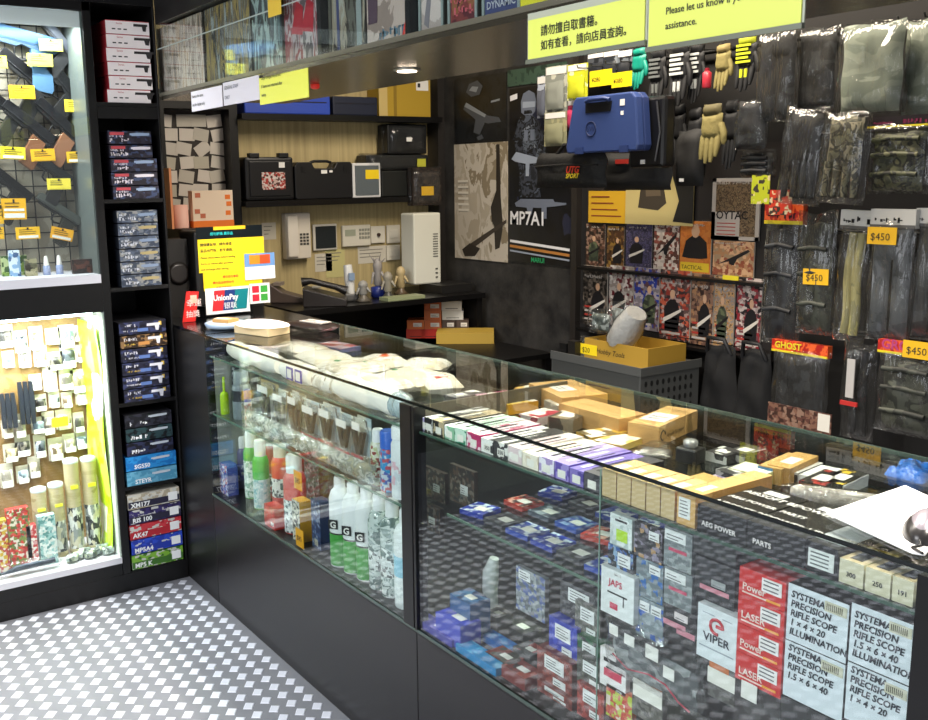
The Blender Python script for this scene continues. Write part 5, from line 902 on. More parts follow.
for i, (cx, lv, w_, c, lb, l) in enumerate(ob_):
    hw = w_ * mp_; hh = .046; o = sp + U_ * (cx * mp_) - N_ * (.17); base = T0 + .0005 + lv * (hh + .001)
    carton('orange_box', l + ' by the corner', 'box', (o.x, o.y, base), hw - .002, .10, hh, M(c, .45), M(c, .45), M(c, .5), a_, 'orange boxes stacked on the side table', stick=[(hw * .12, .012, hw * .5, .02, '#e8e2d8')] if lb else [], texts=[('#', 0, .008, (hw * .6, .003), 4)] if not lb else [])

# ------------------------------------------------------------------ posters and goods on the far right wall, facing -Y
YW = 1.798
def R(px0, py0, px1, py1, Y):
    xm = (px0 + px1) / 2; ym = (py0 + py1) / 2; a = at(px0, ym, 'Y', Y).x; b = at(px1, ym, 'Y', Y).x; return a, b, at(xm, py1, 'Y', Y).z, at(xm, py0, 'Y', Y).z
def W(name, label, cat, px, Y, grp=None):
    x0, x1, z0, z1 = R(*px, Y); return thing(name, label, cat, ((x0 + x1) / 2, Y, z0), 0, grp), x1 - x0, z1 - z0
def RIFLE(x, z, L, h, up=1): return [(x, z), (x + .12 * L, z + .02 * h), (x + .3 * L, z - .0 * h), (x + .36 * L, z - .5 * h), (x + .44 * L, z - .5 * h), (x + .42 * L, z), (x + .5 * L, z), (x + .53 * L, z - .7 * h), (x + .63 * L, z - .75 * h), (x + .62 * L, z + .02 * h), (x + .8 * L, z + .1 * h), (x + L, z + .2 * h), (x + L, z + .27 * h), (x + .8 * L, z + .4 * h), (x + .6 * L, z + .45 * h), (x + .55 * L, z + .6 * h), (x + .35 * L, z + .6 * h), (x + .3 * L, z + .4 * h), (x, z + .4 * h)]
def poster(label, px, base, cols, Y=YW, shapes=(), texts=(), name='poster', depth=.003, grp=None, cat='poster'):
    r, w_, h = W(name, label, cat, px, Y, grp); t = MB().box(-w_ / 2, -depth, 0, w_ / 2, 0, h, 0)
    for k_, (poly, mi) in enumerate(shapes): t.prism([(-w_ / 2 + p[0] * w_, p[1] * h) for p in poly], .0006, (0, -depth - .0003 * k_, 0), mi=mi)
    for (s, x, z, sz, mi) in texts: t.text(s, (-w_ / 2 + x * w_, -depth - .0008 - .0003 * len(shapes), z * h), (1, 0, 0), (0, 0, 1), sz, mi, bold=.02)
    t.build('sheet', [base] + [M(c, .5) if isinstance(c, str) else c for c in cols], r); return r
poster('dark poster of a grey pistol and gear, above the camouflage rifle poster', (455, 76, 507, 141), PR(['#121213', '#17181a', '#1e2022', '#131414'], (7, 7, 7), .35, 3, True), ['#8c9298', '#4c5056', '#b8bcc0'],
       shapes=[([(.18, .52), (.24, .62), (.66, .38), (.86, .34), (.9, .27), (.66, .26), (.60, .28), (.50, .10), (.38, .14), (.42, .34)], 2), ([(.2, .56), (.24, .62), (.62, .40), (.60, .36)], 1), ([(.24, .78), (.3, .9), (.46, .94), (.56, .84), (.5, .72), (.34, .70)], 2), ([(.3, .8), (.36, .86), (.48, .84), (.44, .76)], 1), ([(.44, .06), (.54, .10), (.58, .04), (.48, .01)], 2), ([(.72, .60), (.88, .62), (.88, .59), (.72, .57)], 1)])
poster('cream and brown camouflage poster with a long rifle standing at its right side', (455, 143, 508, 260), PR(['#a89c88', '#bdb3a2', '#b0a592', '#c6bdae', '#8c7f68', '#b8ad9a'], (7, 7, 4), .5, 8, True), ['#2c2620', '#3c342c', '#d8d0c0'],
       shapes=[([(.80, .98), (.86, .98), (.88, .55), (.92, .3), (.86, .12), (.78, .1), (.76, .3), (.72, .34), (.7, .46), (.8, .6)], 1), ([(.2, .1), (.98, .36), (.98, .33), (.24, .05)], 2), ([(.15, .08), (.3, .14), (.5, .1), (.4, .03), (.2, .02)], 1)] + [([(.08, .42 + .05 * k), (.28, .42 + .05 * k), (.28, .44 + .05 * k), (.08, .44 + .05 * k)], 3) for k in range(6)])
poster('long black poster of a soldier with a compact gun and white MP7A1 lettering', (510, 85, 573, 264), PR(['#0c0d10', '#121318', '#0e0f12', '#22263a'], (4, 4, 4), .3, 2, True), ['#6c7484', '#9aa4b4', '#e8e8ea', '#b87c3c', '#2ca868', PR(['#23262c', '#3c414c', '#15171b', '#525a68'], (26, 26, 26), .4, 4, True), PR(['#3a3f48', '#5a626e', '#23262c', '#7c8490'], (40, 40, 40), .4, 5, True)],
       shapes=[([(.20, .86), (.19, .92), (.23, .965), (.32, .98), (.41, .96), (.44, .91), (.42, .86), (.36, .835), (.26, .84)], 1), ([(.22, .885), (.42, .885), (.42, .915), (.22, .92)], 2), ([(.24, .85), (.38, .85), (.36, .87), (.25, .87)], 6),
               ([(.16, .83), (.24, .845), (.38, .84), (.50, .80), (.60, .70), (.62, .60), (.55, .55), (.50, .62), (.48, .50), (.52, .38), (.16, .38), (.18, .52), (.12, .62), (.08, .72)], 6), ([(.22, .78), (.42, .79), (.44, .66), (.24, .64)], 7), ([(.25, .76), (.31, .76), (.31, .70), (.25, .70)], 1), ([(.35, .76), (.41, .76), (.41, .70), (.35, .70)], 1),
               ([(.04, .60), (.12, .64), (.5, .60), (.62, .625), (.62, .60), (.5, .575), (.34, .57), (.33, .50), (.28, .50), (.28, .57), (.1, .585)], 2), ([(.48, .66), (.62, .62), (.60, .57), (.44, .61)], 7),
               ([(.10, .345), (.2, .37), (.72, .37), (.74, .355), (.92, .35), (.92, .34), (.74, .33), (.62, .325), (.62, .26), (.54, .26), (.54, .32), (.40, .32), (.38, .28), (.32, .28), (.30, .32), (.12, .325)], 1), ([(.02, .13), (.98, .10), (.98, .085), (.02, .115)], 3), ([(.02, .10), (.98, .07), (.98, .055), (.02, .085)], 4), ([(.02, .07), (.98, .04), (.98, .03), (.02, .06)], 2), ([(.02, .96), (.14, .97), (.14, .94), (.02, .93)], 3)],
       texts=[('MP7A1', .02, .222, .088, 3), ('MARUI', .38, .008, .032, 5)])
poster('dark green and grey header strip above the black soldier poster', (508, 66, 567, 83), PR(['#2c4438', '#3c5446', '#24382e'], (20, 20, 20), .5, 2, True), [])
poster('yellow notice sheet with dark red lines behind the hanging case', (589, 191, 628, 223), M('#c89c24', .5), ['#7c3820'], shapes=[([(.08, .2 + .2 * k), (.85 - .1 * k, .2 + .2 * k), (.85 - .1 * k, .24 + .2 * k), (.08, .24 + .2 * k)], 1) for k in range(4)], Y=1.763)
poster('curved cream poster of a dark armoured vest under the black soft bag', (626, 176, 694, 225), M('#b8a870', .5), ['#3a332a', '#1c1b18', '#5c5040'], Y=1.758,
       shapes=[([(.25, .95), (.55, .98), (.62, .45), (.5, .3), (.2, .35)], 1), ([(.7, 1.0), (1, 1), (1, .05), (.72, .08), (.8, .5)], 2), ([(.3, .9), (.5, .92), (.54, .6), (.32, .58)], 3)])
# magazines, books
mags = [((587, 224, 606, 266), ['#3c2c24', '#5c4034', '#8c7060', '#2c241f'], 'brown', '', 1.775), ((608, 226, 625, 268), ['#4c3424', '#8c6c34', '#3c2a1c', '#6c5030'], 'amber brown', '', 1.775), ((627, 224, 653, 269), ['#34304c', '#504c68', '#2c2a3c', '#70687c'], 'violet-grey', '', 1.775),
        ((655, 223, 680, 270), ['#b8aca0', '#5c3c34', '#d0c4b8', '#8c4c40'], 'white and red rifle', 'GUN', 1.775), ((681, 221, 712, 273), ['#c87838', '#b86830', '#c87c3c', '#c47434'], 'orange, black-jacketed man', '', 1.77), ((713, 178, 761, 240), ['#5c4a38', '#7c6850', '#4c3c2e', '#8c7c60'], 'large white-framed', 'OYTAC', 1.765), ((714, 241, 755, 276), ['#a87c58', '#8c4c38', '#c8a07c', '#9c8468'], 'red-brown pistol', '', 1.765),
        ((584, 266, 608, 325), ['#2c2825', '#4c443c', '#1c1a18', '#6c6258'], 'dark grey', '', 1.765), ((610, 266, 634, 326), ['#a8a098', '#5c1c24', '#8c8078', '#c8c0b8'], 'white and maroon', 'ARMS', 1.765), ((635, 268, 660, 330), ['#7c7478', '#2c3c8c', '#a89ca0', '#5c4044'], 'grey with blue figure', '', 1.765), ((661, 270, 691, 340), ['#8c3830', '#b85840', '#5c4844', '#a89088', '#3c3030'], 'red and brown', 'COMBAT', 1.765),
        ((692, 274, 714, 345), ['#6c5044', '#a07858', '#3c2c28', '#8c6c58'], 'tan and dark', '', 1.765), ((715, 276, 735, 348), ['#a0703c', '#8c8480', '#b89060', '#5c4838'], 'gold and grey', '', 1.765), ((737, 278, 762, 352), ['#8c2c34', '#2c2628', '#a89890', '#6c4044', '#c8b8b0'], 'crimson and black', 'PARTS', 1.765)]
for i, (px, cs, l, tx, Y) in enumerate(mags):
    r, w_, h = W('magazine', '%s cover magazine in the %s row of the wall rack' % (l, 'upper' if i < 7 else 'lower'), 'magazine', px, Y - .002, 'magazines in the wall rack')
    t = MB().box(-w_ / 2, -.006, 0, w_ / 2, 0, h, 5, front=0)
    if i == 5:
        for q in ((-w_ / 2, 0, w_ / 2, h * .06), (-w_ / 2, h * .94, w_ / 2, h), (-w_ / 2, 0, -w_ * .42, h), (w_ * .42, 0, w_ / 2, h), (-w_ / 2, 0, w_ * .1, h * .45)): t.box(q[0], -.0066, q[1], q[2], -.006, q[3], 1)
        t.text('OYTAC', (-w_ * .4, -.0072, h * .34), (1, 0, 0), (0, 0, 1), .042, 2, bold=.02); [t.box(-w_ * .38, -.007, h * (.26 - .06 * k), w_ * .02, -.0064, h * (.275 - .06 * k), 3) for k in range(4)]
    elif i == 4:
        t.prism([(-w_ * .42, h * .3), (-w_ * .3, h * .62), (-w_ * .1, h * .72), (w_ * .15, h * .72), (w_ * .36, h * .6), (w_ * .4, h * .3), (w_ * .2, h * .28), (-w_ * .2, h * .28)], .0008, (0, -.006, 0), mi=2); t.prism([(.02 * math.cos(k * .6), h * .80 + .024 * math.sin(k * .6)) for k in range(10)], .0008, (0, -.0061, 0), mi=4)
        t.box(-w_ * .46, -.0068, h * .03, w_ * .46, -.006, h * .2, 6); t.text('TACTICAL', (-w_ * .42, -.0074, h * .07), (1, 0, 0), (0, 0, 1), .022, 2)
    elif i in (3, 6): t.prism([(-w_ * .4, h * .3), (-w_ * .3, h * .36), (w_ * .1, h * .62), (w_ * .36, h * .78), (w_ * .4, h * .72), (w_ * .1, h * .5), (w_ * .02, h * .3), (-w_ * .08, h * .34), (-w_ * .1, h * .42)], .0008, (0, -.006, 0), mi=2)
    else:
        dx = w_ * (.12 if i % 2 else -.08); c_ = 2 if i % 3 else 7
        t.prism([(dx - w_ * .24, h * .12), (dx - w_ * .27, h * .42), (dx - w_ * .17, h * .54), (dx - w_ * .06, h * .58), (dx + w_ * .07, h * .58), (dx + w_ * .19, h * .52), (dx + w_ * .26, h * .4), (dx + w_ * .22, h * .12)], .0008, (0, -.006, 0), mi=c_)
        t.prism([(dx + w_ * .085 * math.cos(k * .7), h * .655 + h * .065 * math.sin(k * .7)) for k in range(9)], .0008, (0, -.0061, 0), mi=4)
        t.prism([(dx - w_ * .3, h * .30), (dx + w_ * .3, h * .46), (dx + w_ * .3, h * .42), (dx, h * .32), (dx - w_ * .28, h * .24)], .0008, (0, -.0063, 0), mi=5 if c_ == 2 else 2)
    scrib(t, -w_ * .45, h * .90 if i < 7 else h * .80, w_ * .7, h * .05, 1, y=-.0068, seed=i)
    if i > 6: [t.box(-w_ * .42, -.0068, h * (.08 + .07 * k), w_ * (.2 - .1 * (k % 2)), -.006, h * (.11 + .07 * k), 1 + 2 * (k % 2)) for k in range(4)]
    t.build('cover', [PR(cs, (70, 70, 80), .3, i, i in (2, 5, 12), rand=0), M('#b8b0a8', .4), M('#1c1a1c', .4), M('#a83830', .4), M('#c8a080', .5), M('#cfc8bc', .6), M('#d8b830', .4), PR(['#3c4434', '#5c6448', '#2c3228'], (60, 60, 60), .5, 1, rand=0)], r)
rk = thing('magazine_rack', 'black wire rack holding the magazines on the right wall', 'rack', (0, 0, 0)); x0 = at(582, 330, 'Y', 1.75).x; x1 = at(768, 350, 'Y', 1.75).x; zr = R(584, 266, 608, 326, 1.763)[2]
zu_ = R(655, 223, 680, 270, 1.773)[2]
for i, zz in enumerate((at(672, 341, 'Y', 1.76).z, at(700, 276, 'Y', 1.76).z)):
    B(x0, 1.715, zz - .014, x1, 1.768, zz - .002).build('ledge', BLKM, rk)
    MB().tube([(x0, 1.712, zz + .03), (x1, 1.712, zz + .03)], .002, 6).build('front_wire', BLKM, rk) if i == 0 else None
B(x0, 1.768, at(672, 341, 'Y', 1.76).z - .02, x1, 1.7955, 1.60).build('back_board', M('#1d1816', .6), rk)
tag(B(-.035, -.004, 0, .035, 0, .016).build('price_strip', M('#d8c828', .5), None, at(731, 280, 'Y', 1.72)), 'yellow price strip between the two magazine rows', 'price tag')

# hanging rail wall (dark slat) for the accessories on the right
rl = thing('display_rail', 'black rails with hooks carrying the gloves and bagged clothing', 'rail')
RB = [(1.935, .30, 24), (1.62, 1.33, 14), (1.30, 1.33, 14), (.97, 1.33, 14)]
hk = None
for zz, xs0, nh in RB:
    MB().tube([(xs0, 1.77, zz), (3.2, 1.77, zz)], .008, 8).build('rail_bar', M('#141414', .4, .5), rl)
    for k in range(nh):
        if hk is None: hk = MB().tube([(0, 1.765, 0), (0, 1.66, -.004), (0, 1.655, .008)], .0028, 5).build('hook', M('#6c6c6c', .3, .8), rl); c = hk
        else: c = hk.copy(); COL.objects.link(c)
        c.location = (xs0 + .05 + k * .085 * (1.0 if nh < 20 else .95), 0, zz)

def glove(name, label, px, Y, col, cuff, patch=None, grp='gloves hanging on the right wall', tilt=0.0):
    r, w_, h = W(name, label, 'glove', px, Y, grp); w_ = max(w_, .05)
    t = MB().puff(w_ * .72, h * .42, .035, (0, 0, h * .42), 8, 8, wob=.08, edge=.25)
    for k, (fx, L_) in enumerate(((-.27, .40), (-.10, .47), (.08, .45), (.25, .36))):
        pts = [(fx * w_, -.004 * q, h * .48 - h * L_ * q / 4 + tilt * q * .002) for q in range(5)]; t.tube(pts, [w_ * .095, w_ * .10, w_ * .092, w_ * .08, w_ * .045], 8)
    t.tube([(w_ * .3, 0, h * .66), (w_ * .44, -.004, h * .52), (w_ * .47, -.006, h * .38), (w_ * .45, -.006, h * .32)], [w_ * .11, w_ * .10, w_ * .085, w_ * .04], 8)
    t.build('hand', col, r); MB().puff(w_ * .62, h * .20, .034, (0, 0, h * .80), 8, 4, wob=.05, edge=.12).build('cuff', cuff, r)
    if patch:
        q = MB(); [q.box(-w_ * .28, -.022, h * (.50 + .07 * k), w_ * (.28 - .1 * (k % 2)), -.019, h * (.54 + .07 * k)) for k in range(5)]; [q.box(w_ * fx - w_ * .05, -.0155 - .002, h * .25, w_ * fx + w_ * .05, -.0125, h * .40) for fx in (-.10, .08)]
        q.build('printed_pattern', patch, r)
    return r
LT = M('#16171a', .6); TAN = M('#857a48', .75, bump=.3, bscale=80); WG = M('#c8ccca', .5); YG = M('#c4cc28', .5)
glove('work_glove', 'black glove with grey pattern left of the white-printed glove', (648, 48, 668, 108), 1.68, LT, LT, M('#6c7070', .5))
glove('work_glove', 'black glove with bold white print under the big yellow sign', (668, 42, 692, 108), 1.66, LT, LT, WG)
glove('work_glove', 'black glove with white print, right beside the bold white-printed one', (688, 42, 706, 104), 1.70, LT, LT, WG)
glove('work_glove', 'tan glove hanging high between the red bottle and the lime glove', (714, 44, 733, 92), 1.66, TAN, M('#8c7c4c', .7))
glove('work_glove', 'black glove with lime green print right of the high tan glove', (734, 34, 760, 92), 1.66, LT, M('#b8c030', .6), YG)
glove('work_glove', 'large tan glove hanging lower in front of black gloves', (698, 104, 726, 164), 1.60, TAN, M('#5c5434', .7))
glove('work_glove', 'black glove left behind the large tan glove', (686, 108, 704, 172), 1.70, LT, LT)
glove('work_glove', 'black glove right behind the large tan glove', (722, 100, 742, 170), 1.70, LT, LT)
glove('work_glove', 'black glove with a white sticker hanging over the black case', (668, 104, 688, 166), 1.73, LT, LT)
glove('work_glove', 'green and teal rubber glove hanging left of the black gloves', (631, 48, 648, 90), 1.66, M('#128c78', .4), M('#128c78', .4))
for i, (px, c, c2, l, Y) in enumerate((((546, 66, 568, 112), '#8c9088', '#c8c8b8', 'grey and white card pack right of the soldier poster top', 1.74), ((545, 112, 567, 146), '#8c8c70', '#a8a480', 'clear olive pouch pack below the grey and white one', 1.72), ((568, 64, 588, 100), '#c8cc30', '#e4e8b8', 'lime and white card pack left of the triangular pouches', 1.72),
        ((588, 52, 606, 84), '#23262c', '#4c5058', 'black triangular pouch pack, left', 1.74), ((604, 50, 620, 84), '#2c3036', '#8c949c', 'grey-edged triangular pouch pack, middle', 1.73), ((618, 50, 633, 86), '#23262c', '#6c747c', 'black triangular pouch pack, right', 1.72), ((566, 100, 578, 130), '#b83c60', '#d87090', 'pink card pack peeking left of the blue case', 1.75), ((538, 76, 548, 118), '#5c606c', '#b8c0d0', 'bright slim card pack at the poster edge', 1.75))):
    r, w_, h = W('card_pack', l, 'pack', px, Y, 'small packs hanging above the blue case'); B(-w_ / 2, -.004, 0, w_ / 2, 0, h).build('backing_card', PR([c, c2, c], (40, 40, 40), .4, i), r)
    MB().puff(w_ * .8, h * .6, .02, (0, -.012, h * .06), 6, 6, wob=.3, seed=i).build('contents', M(c, .4), r); B(-w_ * .45, -.006, h * .82, w_ * .45, -.0042, h * .98).build('header_label', WHT, r)
for i, (a, b_, c, d_, l) in enumerate(((590, 70, 612, 86, 'left'), (612, 72, 632, 87, 'right'))):
    r, w_, h = W('price_tag', 'yellow price tag above the blue case, %s of two' % l, 'price tag', (a, b_, c, d_), 1.62, 'yellow price tags above the blue case'); B(-w_ / 2, -.002, 0, w_ / 2, 0, h).text('¥280', (-w_ * .4, -.0024, h * .3), (1, 0, 0), (0, 0, 1), .024, 1).build('tag', [M('#f0d418', .5), INK], r)
r, w_, h = W('small_bottle', 'small red bottle between the white-printed and tan gloves', 'bottle', (703, 68, 711, 88), 1.6); MB().lathe([(.014, 0), (.016, .004), (.016, h * .75), (.008, h * .85)], n=12).build('body', M('#b02c3c', .35), r); MB().lathe([(.008, h * .85), (.008, h)], n=10).build('cap', M('#8c1c2c', .35), r)

# cases hanging in front of the wall
r, w_, h = W('pistol_case', 'slate blue plastic pistol case with round emblem and cut-out handle', 'case', (574, 95, 644, 152), 1.42)
n_ = w_ * .2; P_ = [(-w_ * .52, .02), (-w_ * .5, 0), (w_ * .5, 0), (w_ * .52, .02), (w_ * .47, h - .02), (w_ * .42, h), (-w_ * .38, h), (-w_ * .42, h - .02)]
hz = [(-.22, .70), (.14, .70), (.16, .88), (-.22, .88)]
MB().prism(P_, .035, (0, 0, 0)).build('front_shell', M('#34477c', .4), r, bevel=.006); MB().prism(P_, .035, (0, .036, 0)).build('back_shell', M('#2c3c6c', .4), r, bevel=.006)
MB().prism([(p[0] * w_, p[1] * h) for p in hz], .002, (0, -.0352, 0)).build('handle_recess', M('#0e1118', .5), r); MB().tube([(-.2 * w_, -.042, .90 * h), (-.14 * w_, -.046, .93 * h), (.08 * w_, -.046, .93 * h), (.14 * w_, -.042, .90 * h)], .008, 8).build('handle', M('#2c3c6c', .4), r)
t = MB(); t.tube([(-.05 + .026 * math.cos(k * .35), -.036, .42 * h + .026 * math.sin(k * .35)) for k in range(19)], .002, 5); t.text('SW', (-.05 - .02, -.0362, .42 * h - .01), (1, 0, 0), (0, 0, 1), .028, 0); t.build('emblem', M('#1c2850', .5), r)
for x_, z_, s_ in ((.30, .78, .022), (.30, .62, .014)): B(w_ * x_ - s_ / 2, -.0365, h * z_, w_ * x_ + s_ / 2, -.0353, h * z_ + s_).build('price_sticker', WHT, r)
for x_ in (-.3, .34): B(w_ * x_ - .02, -.042, -.004, w_ * x_ + .02, -.0353, .02).build('latch', M('#2c3c6c', .35), r)
r, w_, h = W('pistol_case', 'black plastic case hanging behind and right of the blue case', 'case', (640, 97, 676, 168), 1.52); MB().box(-w_ / 2, -.06, 0, w_ / 2, 0, h).build('shell', M('#111113', .35), r, bevel=.014)
MB().tube([(w_ * .3, -.064, h * .1), (w_ * .42, -.066, h * .5), (w_ * .3, -.064, h * .92)], .004, 6).build('lid_rim', M('#3a3b3f', .25), r); B(-.02, -.064, h * .06, .0, -.0605, h * .12).build('price_sticker', WHT, r); MB().lathe([(.012, 0), (.012, .004)], (0, 0, 0), 10).build('latch', M('#6c6c6c', .4), r)
c = bpy.data.objects[COL.objects[-1].name]; c.rotation_euler = (PI / 2, 0, 0); c.location = (0, -.0605, h * .3)
r, w_, h = W('soft_bag', 'black soft gun bag with red and yellow logo below the blue case', 'bag', (538, 152, 606, 188), 1.45)
MB().puff(w_, h, .07, (0, 0, 0), 16, 10, wob=.12, edge=.2, seed=4).build('body', M('#141414', .7, bump=.3, bscale=60), r); MB().tube([(-w_ * .46, -.03, h * .62), (0, -.042, h * .66), (w_ * .46, -.03, h * .62)], .003, 6).build('zipper', M('#2c2c2c', .4), r)
MB().tube([(-w_ * .2, -.0, h * .95), (-w_ * .1, 0, h * 1.2), (w_ * .1, 0, h * 1.2), (w_ * .2, 0, h * .95)], .008, 8).build('strap', M('#101010', .7), r)
t = MB().text('UTG', (.02, -.0445, h * .42), (1, 0, 0), (0, 0, 1), .036, 0, bold=.03, shear=.3).text('SPORT', (.02, -.0445, h * .28), (1, 0, 0), (0, 0, 1), .024, 1, bold=.03, shear=.3); t.build('logo', [M('#c83820', .5), M('#d8c028', .5)], r)
r, w_, h = W('soft_bag', 'black bag hanging low behind the soft gun bag and blue case', 'bag', (604, 152, 672, 190), 1.60); MB().puff(w_, h, .08, (0, 0, 0), 12, 8, wob=.2, edge=.25, seed=7).build('body', M('#0f0f10', .7), r); B(-w_ * .2, -.045, h * .7, w_ * .0, -.043, h * .82).build('red_label', M('#a82c24', .5), r)
r, w_, h = W('soft_bag', 'black folded bag hanging between the black case and the tan glove', 'bag', (678, 130, 704, 186), 1.66); MB().puff(w_, h, .06, (0, 0, 0), 10, 8, wob=.2, edge=.25, seed=9).build('body', M('#101011', .7), r); B(-.02, -.036, h * .08, 0, -.034, h * .14).build('price_sticker', WHT, r)

# bagged clothing
CAMO = PR(['#4c4a3a', '#6c6a54', '#35342a', '#8c8670', '#55523e', '#3c3c30'], (22, 22, 22), .6, 2, True)
CAMO2 = PR(['#383a2c', '#54563c', '#25261e', '#6c6a4c'], (26, 26, 26), .6, 5, True)
DKC = PR(['#16171a', '#222428', '#121315', '#2c2f33'], (12, 12, 12), .6, 3, True)
SAGE = PR(['#8a9286', '#969e90', '#828b7e', '#a0a89a'], (6, 6, 10), .7, 3, True)
OLV = PR(['#2e302a', '#3c3f36', '#262822', '#484b40'], (14, 14, 14), .6, 4, True)
def bagged(name, label, px, Y, fab, shape='fold', header=None, hlab=None, ytag=None, film=FILMH, th=.05, seed=0, rot=0.0, grp='bagged clothing on the right wall'):
    r, w_, h = W(name, label, 'bagged gear', px, Y, grp); r.rotation_euler = (0, rot, 0)
    hh = h * (.86 if header else .96); t = MB()
    if shape == 'fold': t.puff(w_ * .86, hh, th * .7, (0, 0, h * .02), 10, 12, wob=.25, edge=.25, seed=seed)
    elif shape == 'pants': [t.puff(w_ * .40, hh, th * .6, (s_ * w_ * .21, .004 * s_, h * .02), 6, 12, wob=.2, edge=.25, seed=seed + s_) for s_ in (-1, 1)]; t.puff(w_ * .8, hh * .3, th * .7, (0, 0, h * .02 + hh * .7), 8, 6, wob=.15, edge=.2, seed=seed)
    elif shape == 'sling': [t.tube([(s_ * w_ * .16 + .004 * math.sin(q), -.006 * s_, h * .06 + hh * .9 * q / 8) for q in range(9)], [w_ * .14] * 9, 8) for s_ in (-1, 1)]
    elif shape == 'pouch': t.puff(w_ * .8, hh * .9, th, (0, 0, h * .04), 10, 12, wob=.5, edge=.3, seed=seed); [t.tube([(-w_ * .36, -th * .48, h * z_), (0, -th * .6, h * (z_ + .02)), (w_ * .36, -th * .48, h * z_)], .008, 6) for z_ in (.25, .5, .7)]
    elif shape == 'gloves':
        t.puff(w_ * .7, hh * .55, th * .6, (0, 0, h * .42), 8, 8, wob=.2, edge=.25, seed=seed); [t.tube([(fx * w_, -.004, h * .46), (fx * w_ * 1.1, -.008, h * .08)], [w_ * .085, w_ * .06], 8) for fx in (-.28, -.09, .1, .28)]
    t.build('contents', fab, r); MB().puff(w_, h * (.93 if header else 1), th * 1.05, (0, 0, 0), 10, 14, wob=.35, edge=.22, seed=seed + 3).build('film', film, r)
    if header:
        q = MB().box(-w_ * .5, -.012, h * .86, w_ * .5, .012, h, 0); hc, tx, tc, sz = header; q.box(-w_ * .5, -.0126, h * .86, w_ * .5, -.012, h * .885, 2)
        if tx: q.text(tx, (-w_ * .44, -.0128, h * .91), (1, 0, 0), (0, 0, 1), sz, 1, bold=.03)
        else: n0 = len(q.v); scrib(q, -w_ * .4, h * .905, w_ * .3, h * .03, 1, y=-.0128, seed=seed); scrib(q, w_ * .02, h * .90, w_ * .4, h * .055, 1, y=-.0128, seed=seed + 1)
        q.build('header_card', [hc, M(tc, .5), M(hlab or '#d8c820', .5)], r)
    if ytag: B(w_ * ytag[0] - .045, -th * .7, h * ytag[1], w_ * ytag[0] + .045, -th * .7 + .002, h * ytag[1] + .05).text('$450', (w_ * ytag[0] - .035, -th * .7 - .0004, h * ytag[1] + .012), (1, 0, 0), (0, 0, 1), .03, 1).build('price_tag', [M('#e8b418', .5), INK], r)
    return r
bagged('bagged_trousers', 'black bagged trousers in shiny film right of the lime glove', (757, 30, 798, 122), 1.62, DKC, 'pants', seed=1)
bagged('bagged_jacket', 'black bagged garment between the trousers and the sage jacket', (797, 28, 838, 112), 1.66, DKC, 'fold', seed=2)
bagged('bagged_jacket', 'large sage green jacket in clear film at the upper right', (838, 22, 908, 114), 1.56, SAGE, 'fold', seed=3, th=.07)
bagged('bagged_jacket', 'grey-green garment in film at the right photo edge', (902, 18, 940, 116), 1.63, SAGE, 'fold', seed=4)
bagged('bagged_gloves', 'black gloves with white cuffs in a tall clear bag, left of the camouflage gloves', (778, 108, 822, 205), 1.52, DKC, 'gloves', seed=5, rot=.08)
bagged('bagged_gloves', 'camouflage gloves in a clear bag left of the mesh mask pack', (818, 112, 866, 204), 1.50, CAMO, 'gloves', seed=6, rot=.06)
bagged('masked_pack', 'mesh mask on camouflage cloth with black header and yellow band', (868, 116, 932, 194), 1.55, CAMO2, 'pouch', header=(M('#1c1418', .4), '', '#8c2450', .03), seed=7)
bagged('bagged_pouch', 'black blister pack with white tags left of the bagged gloves', (736, 100, 768, 150), 1.62, DKC, 'fold', seed=8, film=FILM)
bagged('bagged_pouch', 'small clear bag of black gear under the black blister pack', (742, 150, 776, 178), 1.66, DKC, 'pouch', seed=9)
FIRE = PR(['#c8301c', '#e0602c', '#a82018', '#d8442c'], (30, 30, 16), .4, 3, True)
bagged('bagged_pouch', 'black ribbed pouch with a red flame header left of the olive pouch', (764, 204, 802, 345), 1.60, DKC, 'pouch', header=(FIRE, '', '#20141c', .03), seed=10)
bagged('bagged_pouch', 'olive pouch in film with a yellow price tag at its side', (799, 212, 838, 335), 1.58, OLV, 'pouch', ytag=(.15, .42), seed=11, rot=-.03)
WH = M('#c8c8c4', .45)
bagged('bagged_sling', 'tan and yellow sling in a long clear bag with white header', (836, 210, 868, 342), 1.55, PR(['#a8a06c', '#8c8860', '#b8b070'], (20, 20, 8), .6, 2, True), 'sling', header=(WH, '', '#1c1c1c', .022), hlab='#5c5c5c', seed=12, rot=.03)
bagged('bagged_trousers', 'slate grey trousers in film with white header and yellow tag', (869, 209, 914, 342), 1.54, PR(['#3c4044', '#4c5054', '#303336'], (10, 10, 10), .6, 3, True), 'pants', header=(WH, '', '#1c1c1c', .026), hlab='#5c5c5c', ytag=(-.12, .74), seed=13)
bagged('bagged_trousers', 'dark trousers in film with white header at the right photo edge', (914, 208, 950, 340), 1.56, PR(['#2c2e30', '#3a3d40', '#242628'], (10, 10, 10), .6, 4, True), 'pants', header=(WH, '', '#1c1c1c', .024), hlab='#5c5c5c', seed=14)
bagged('bagged_pouch', 'black pack with red and yellow header low beside the magazine rack', (772, 342, 828, 428), 1.58, DKC, 'fold', header=(FIRE, 'GHOST', '#d8c828', .03), seed=15)
bagged('bagged_baton', 'black strap with white tag and red band in film, low on the wall', (842, 342, 876, 440), 1.56, DKC, 'sling', seed=16)
r = bpy.data.objects[COL.objects[-1].name].parent
B(-.013, -.05, .14, .013, -.046, .26).build('white_tag', M('#b8b4b0', .5), r); B(-.028, -.052, .115, .028, -.045, .128).build('red_band', M('#b82c28', .5), r)
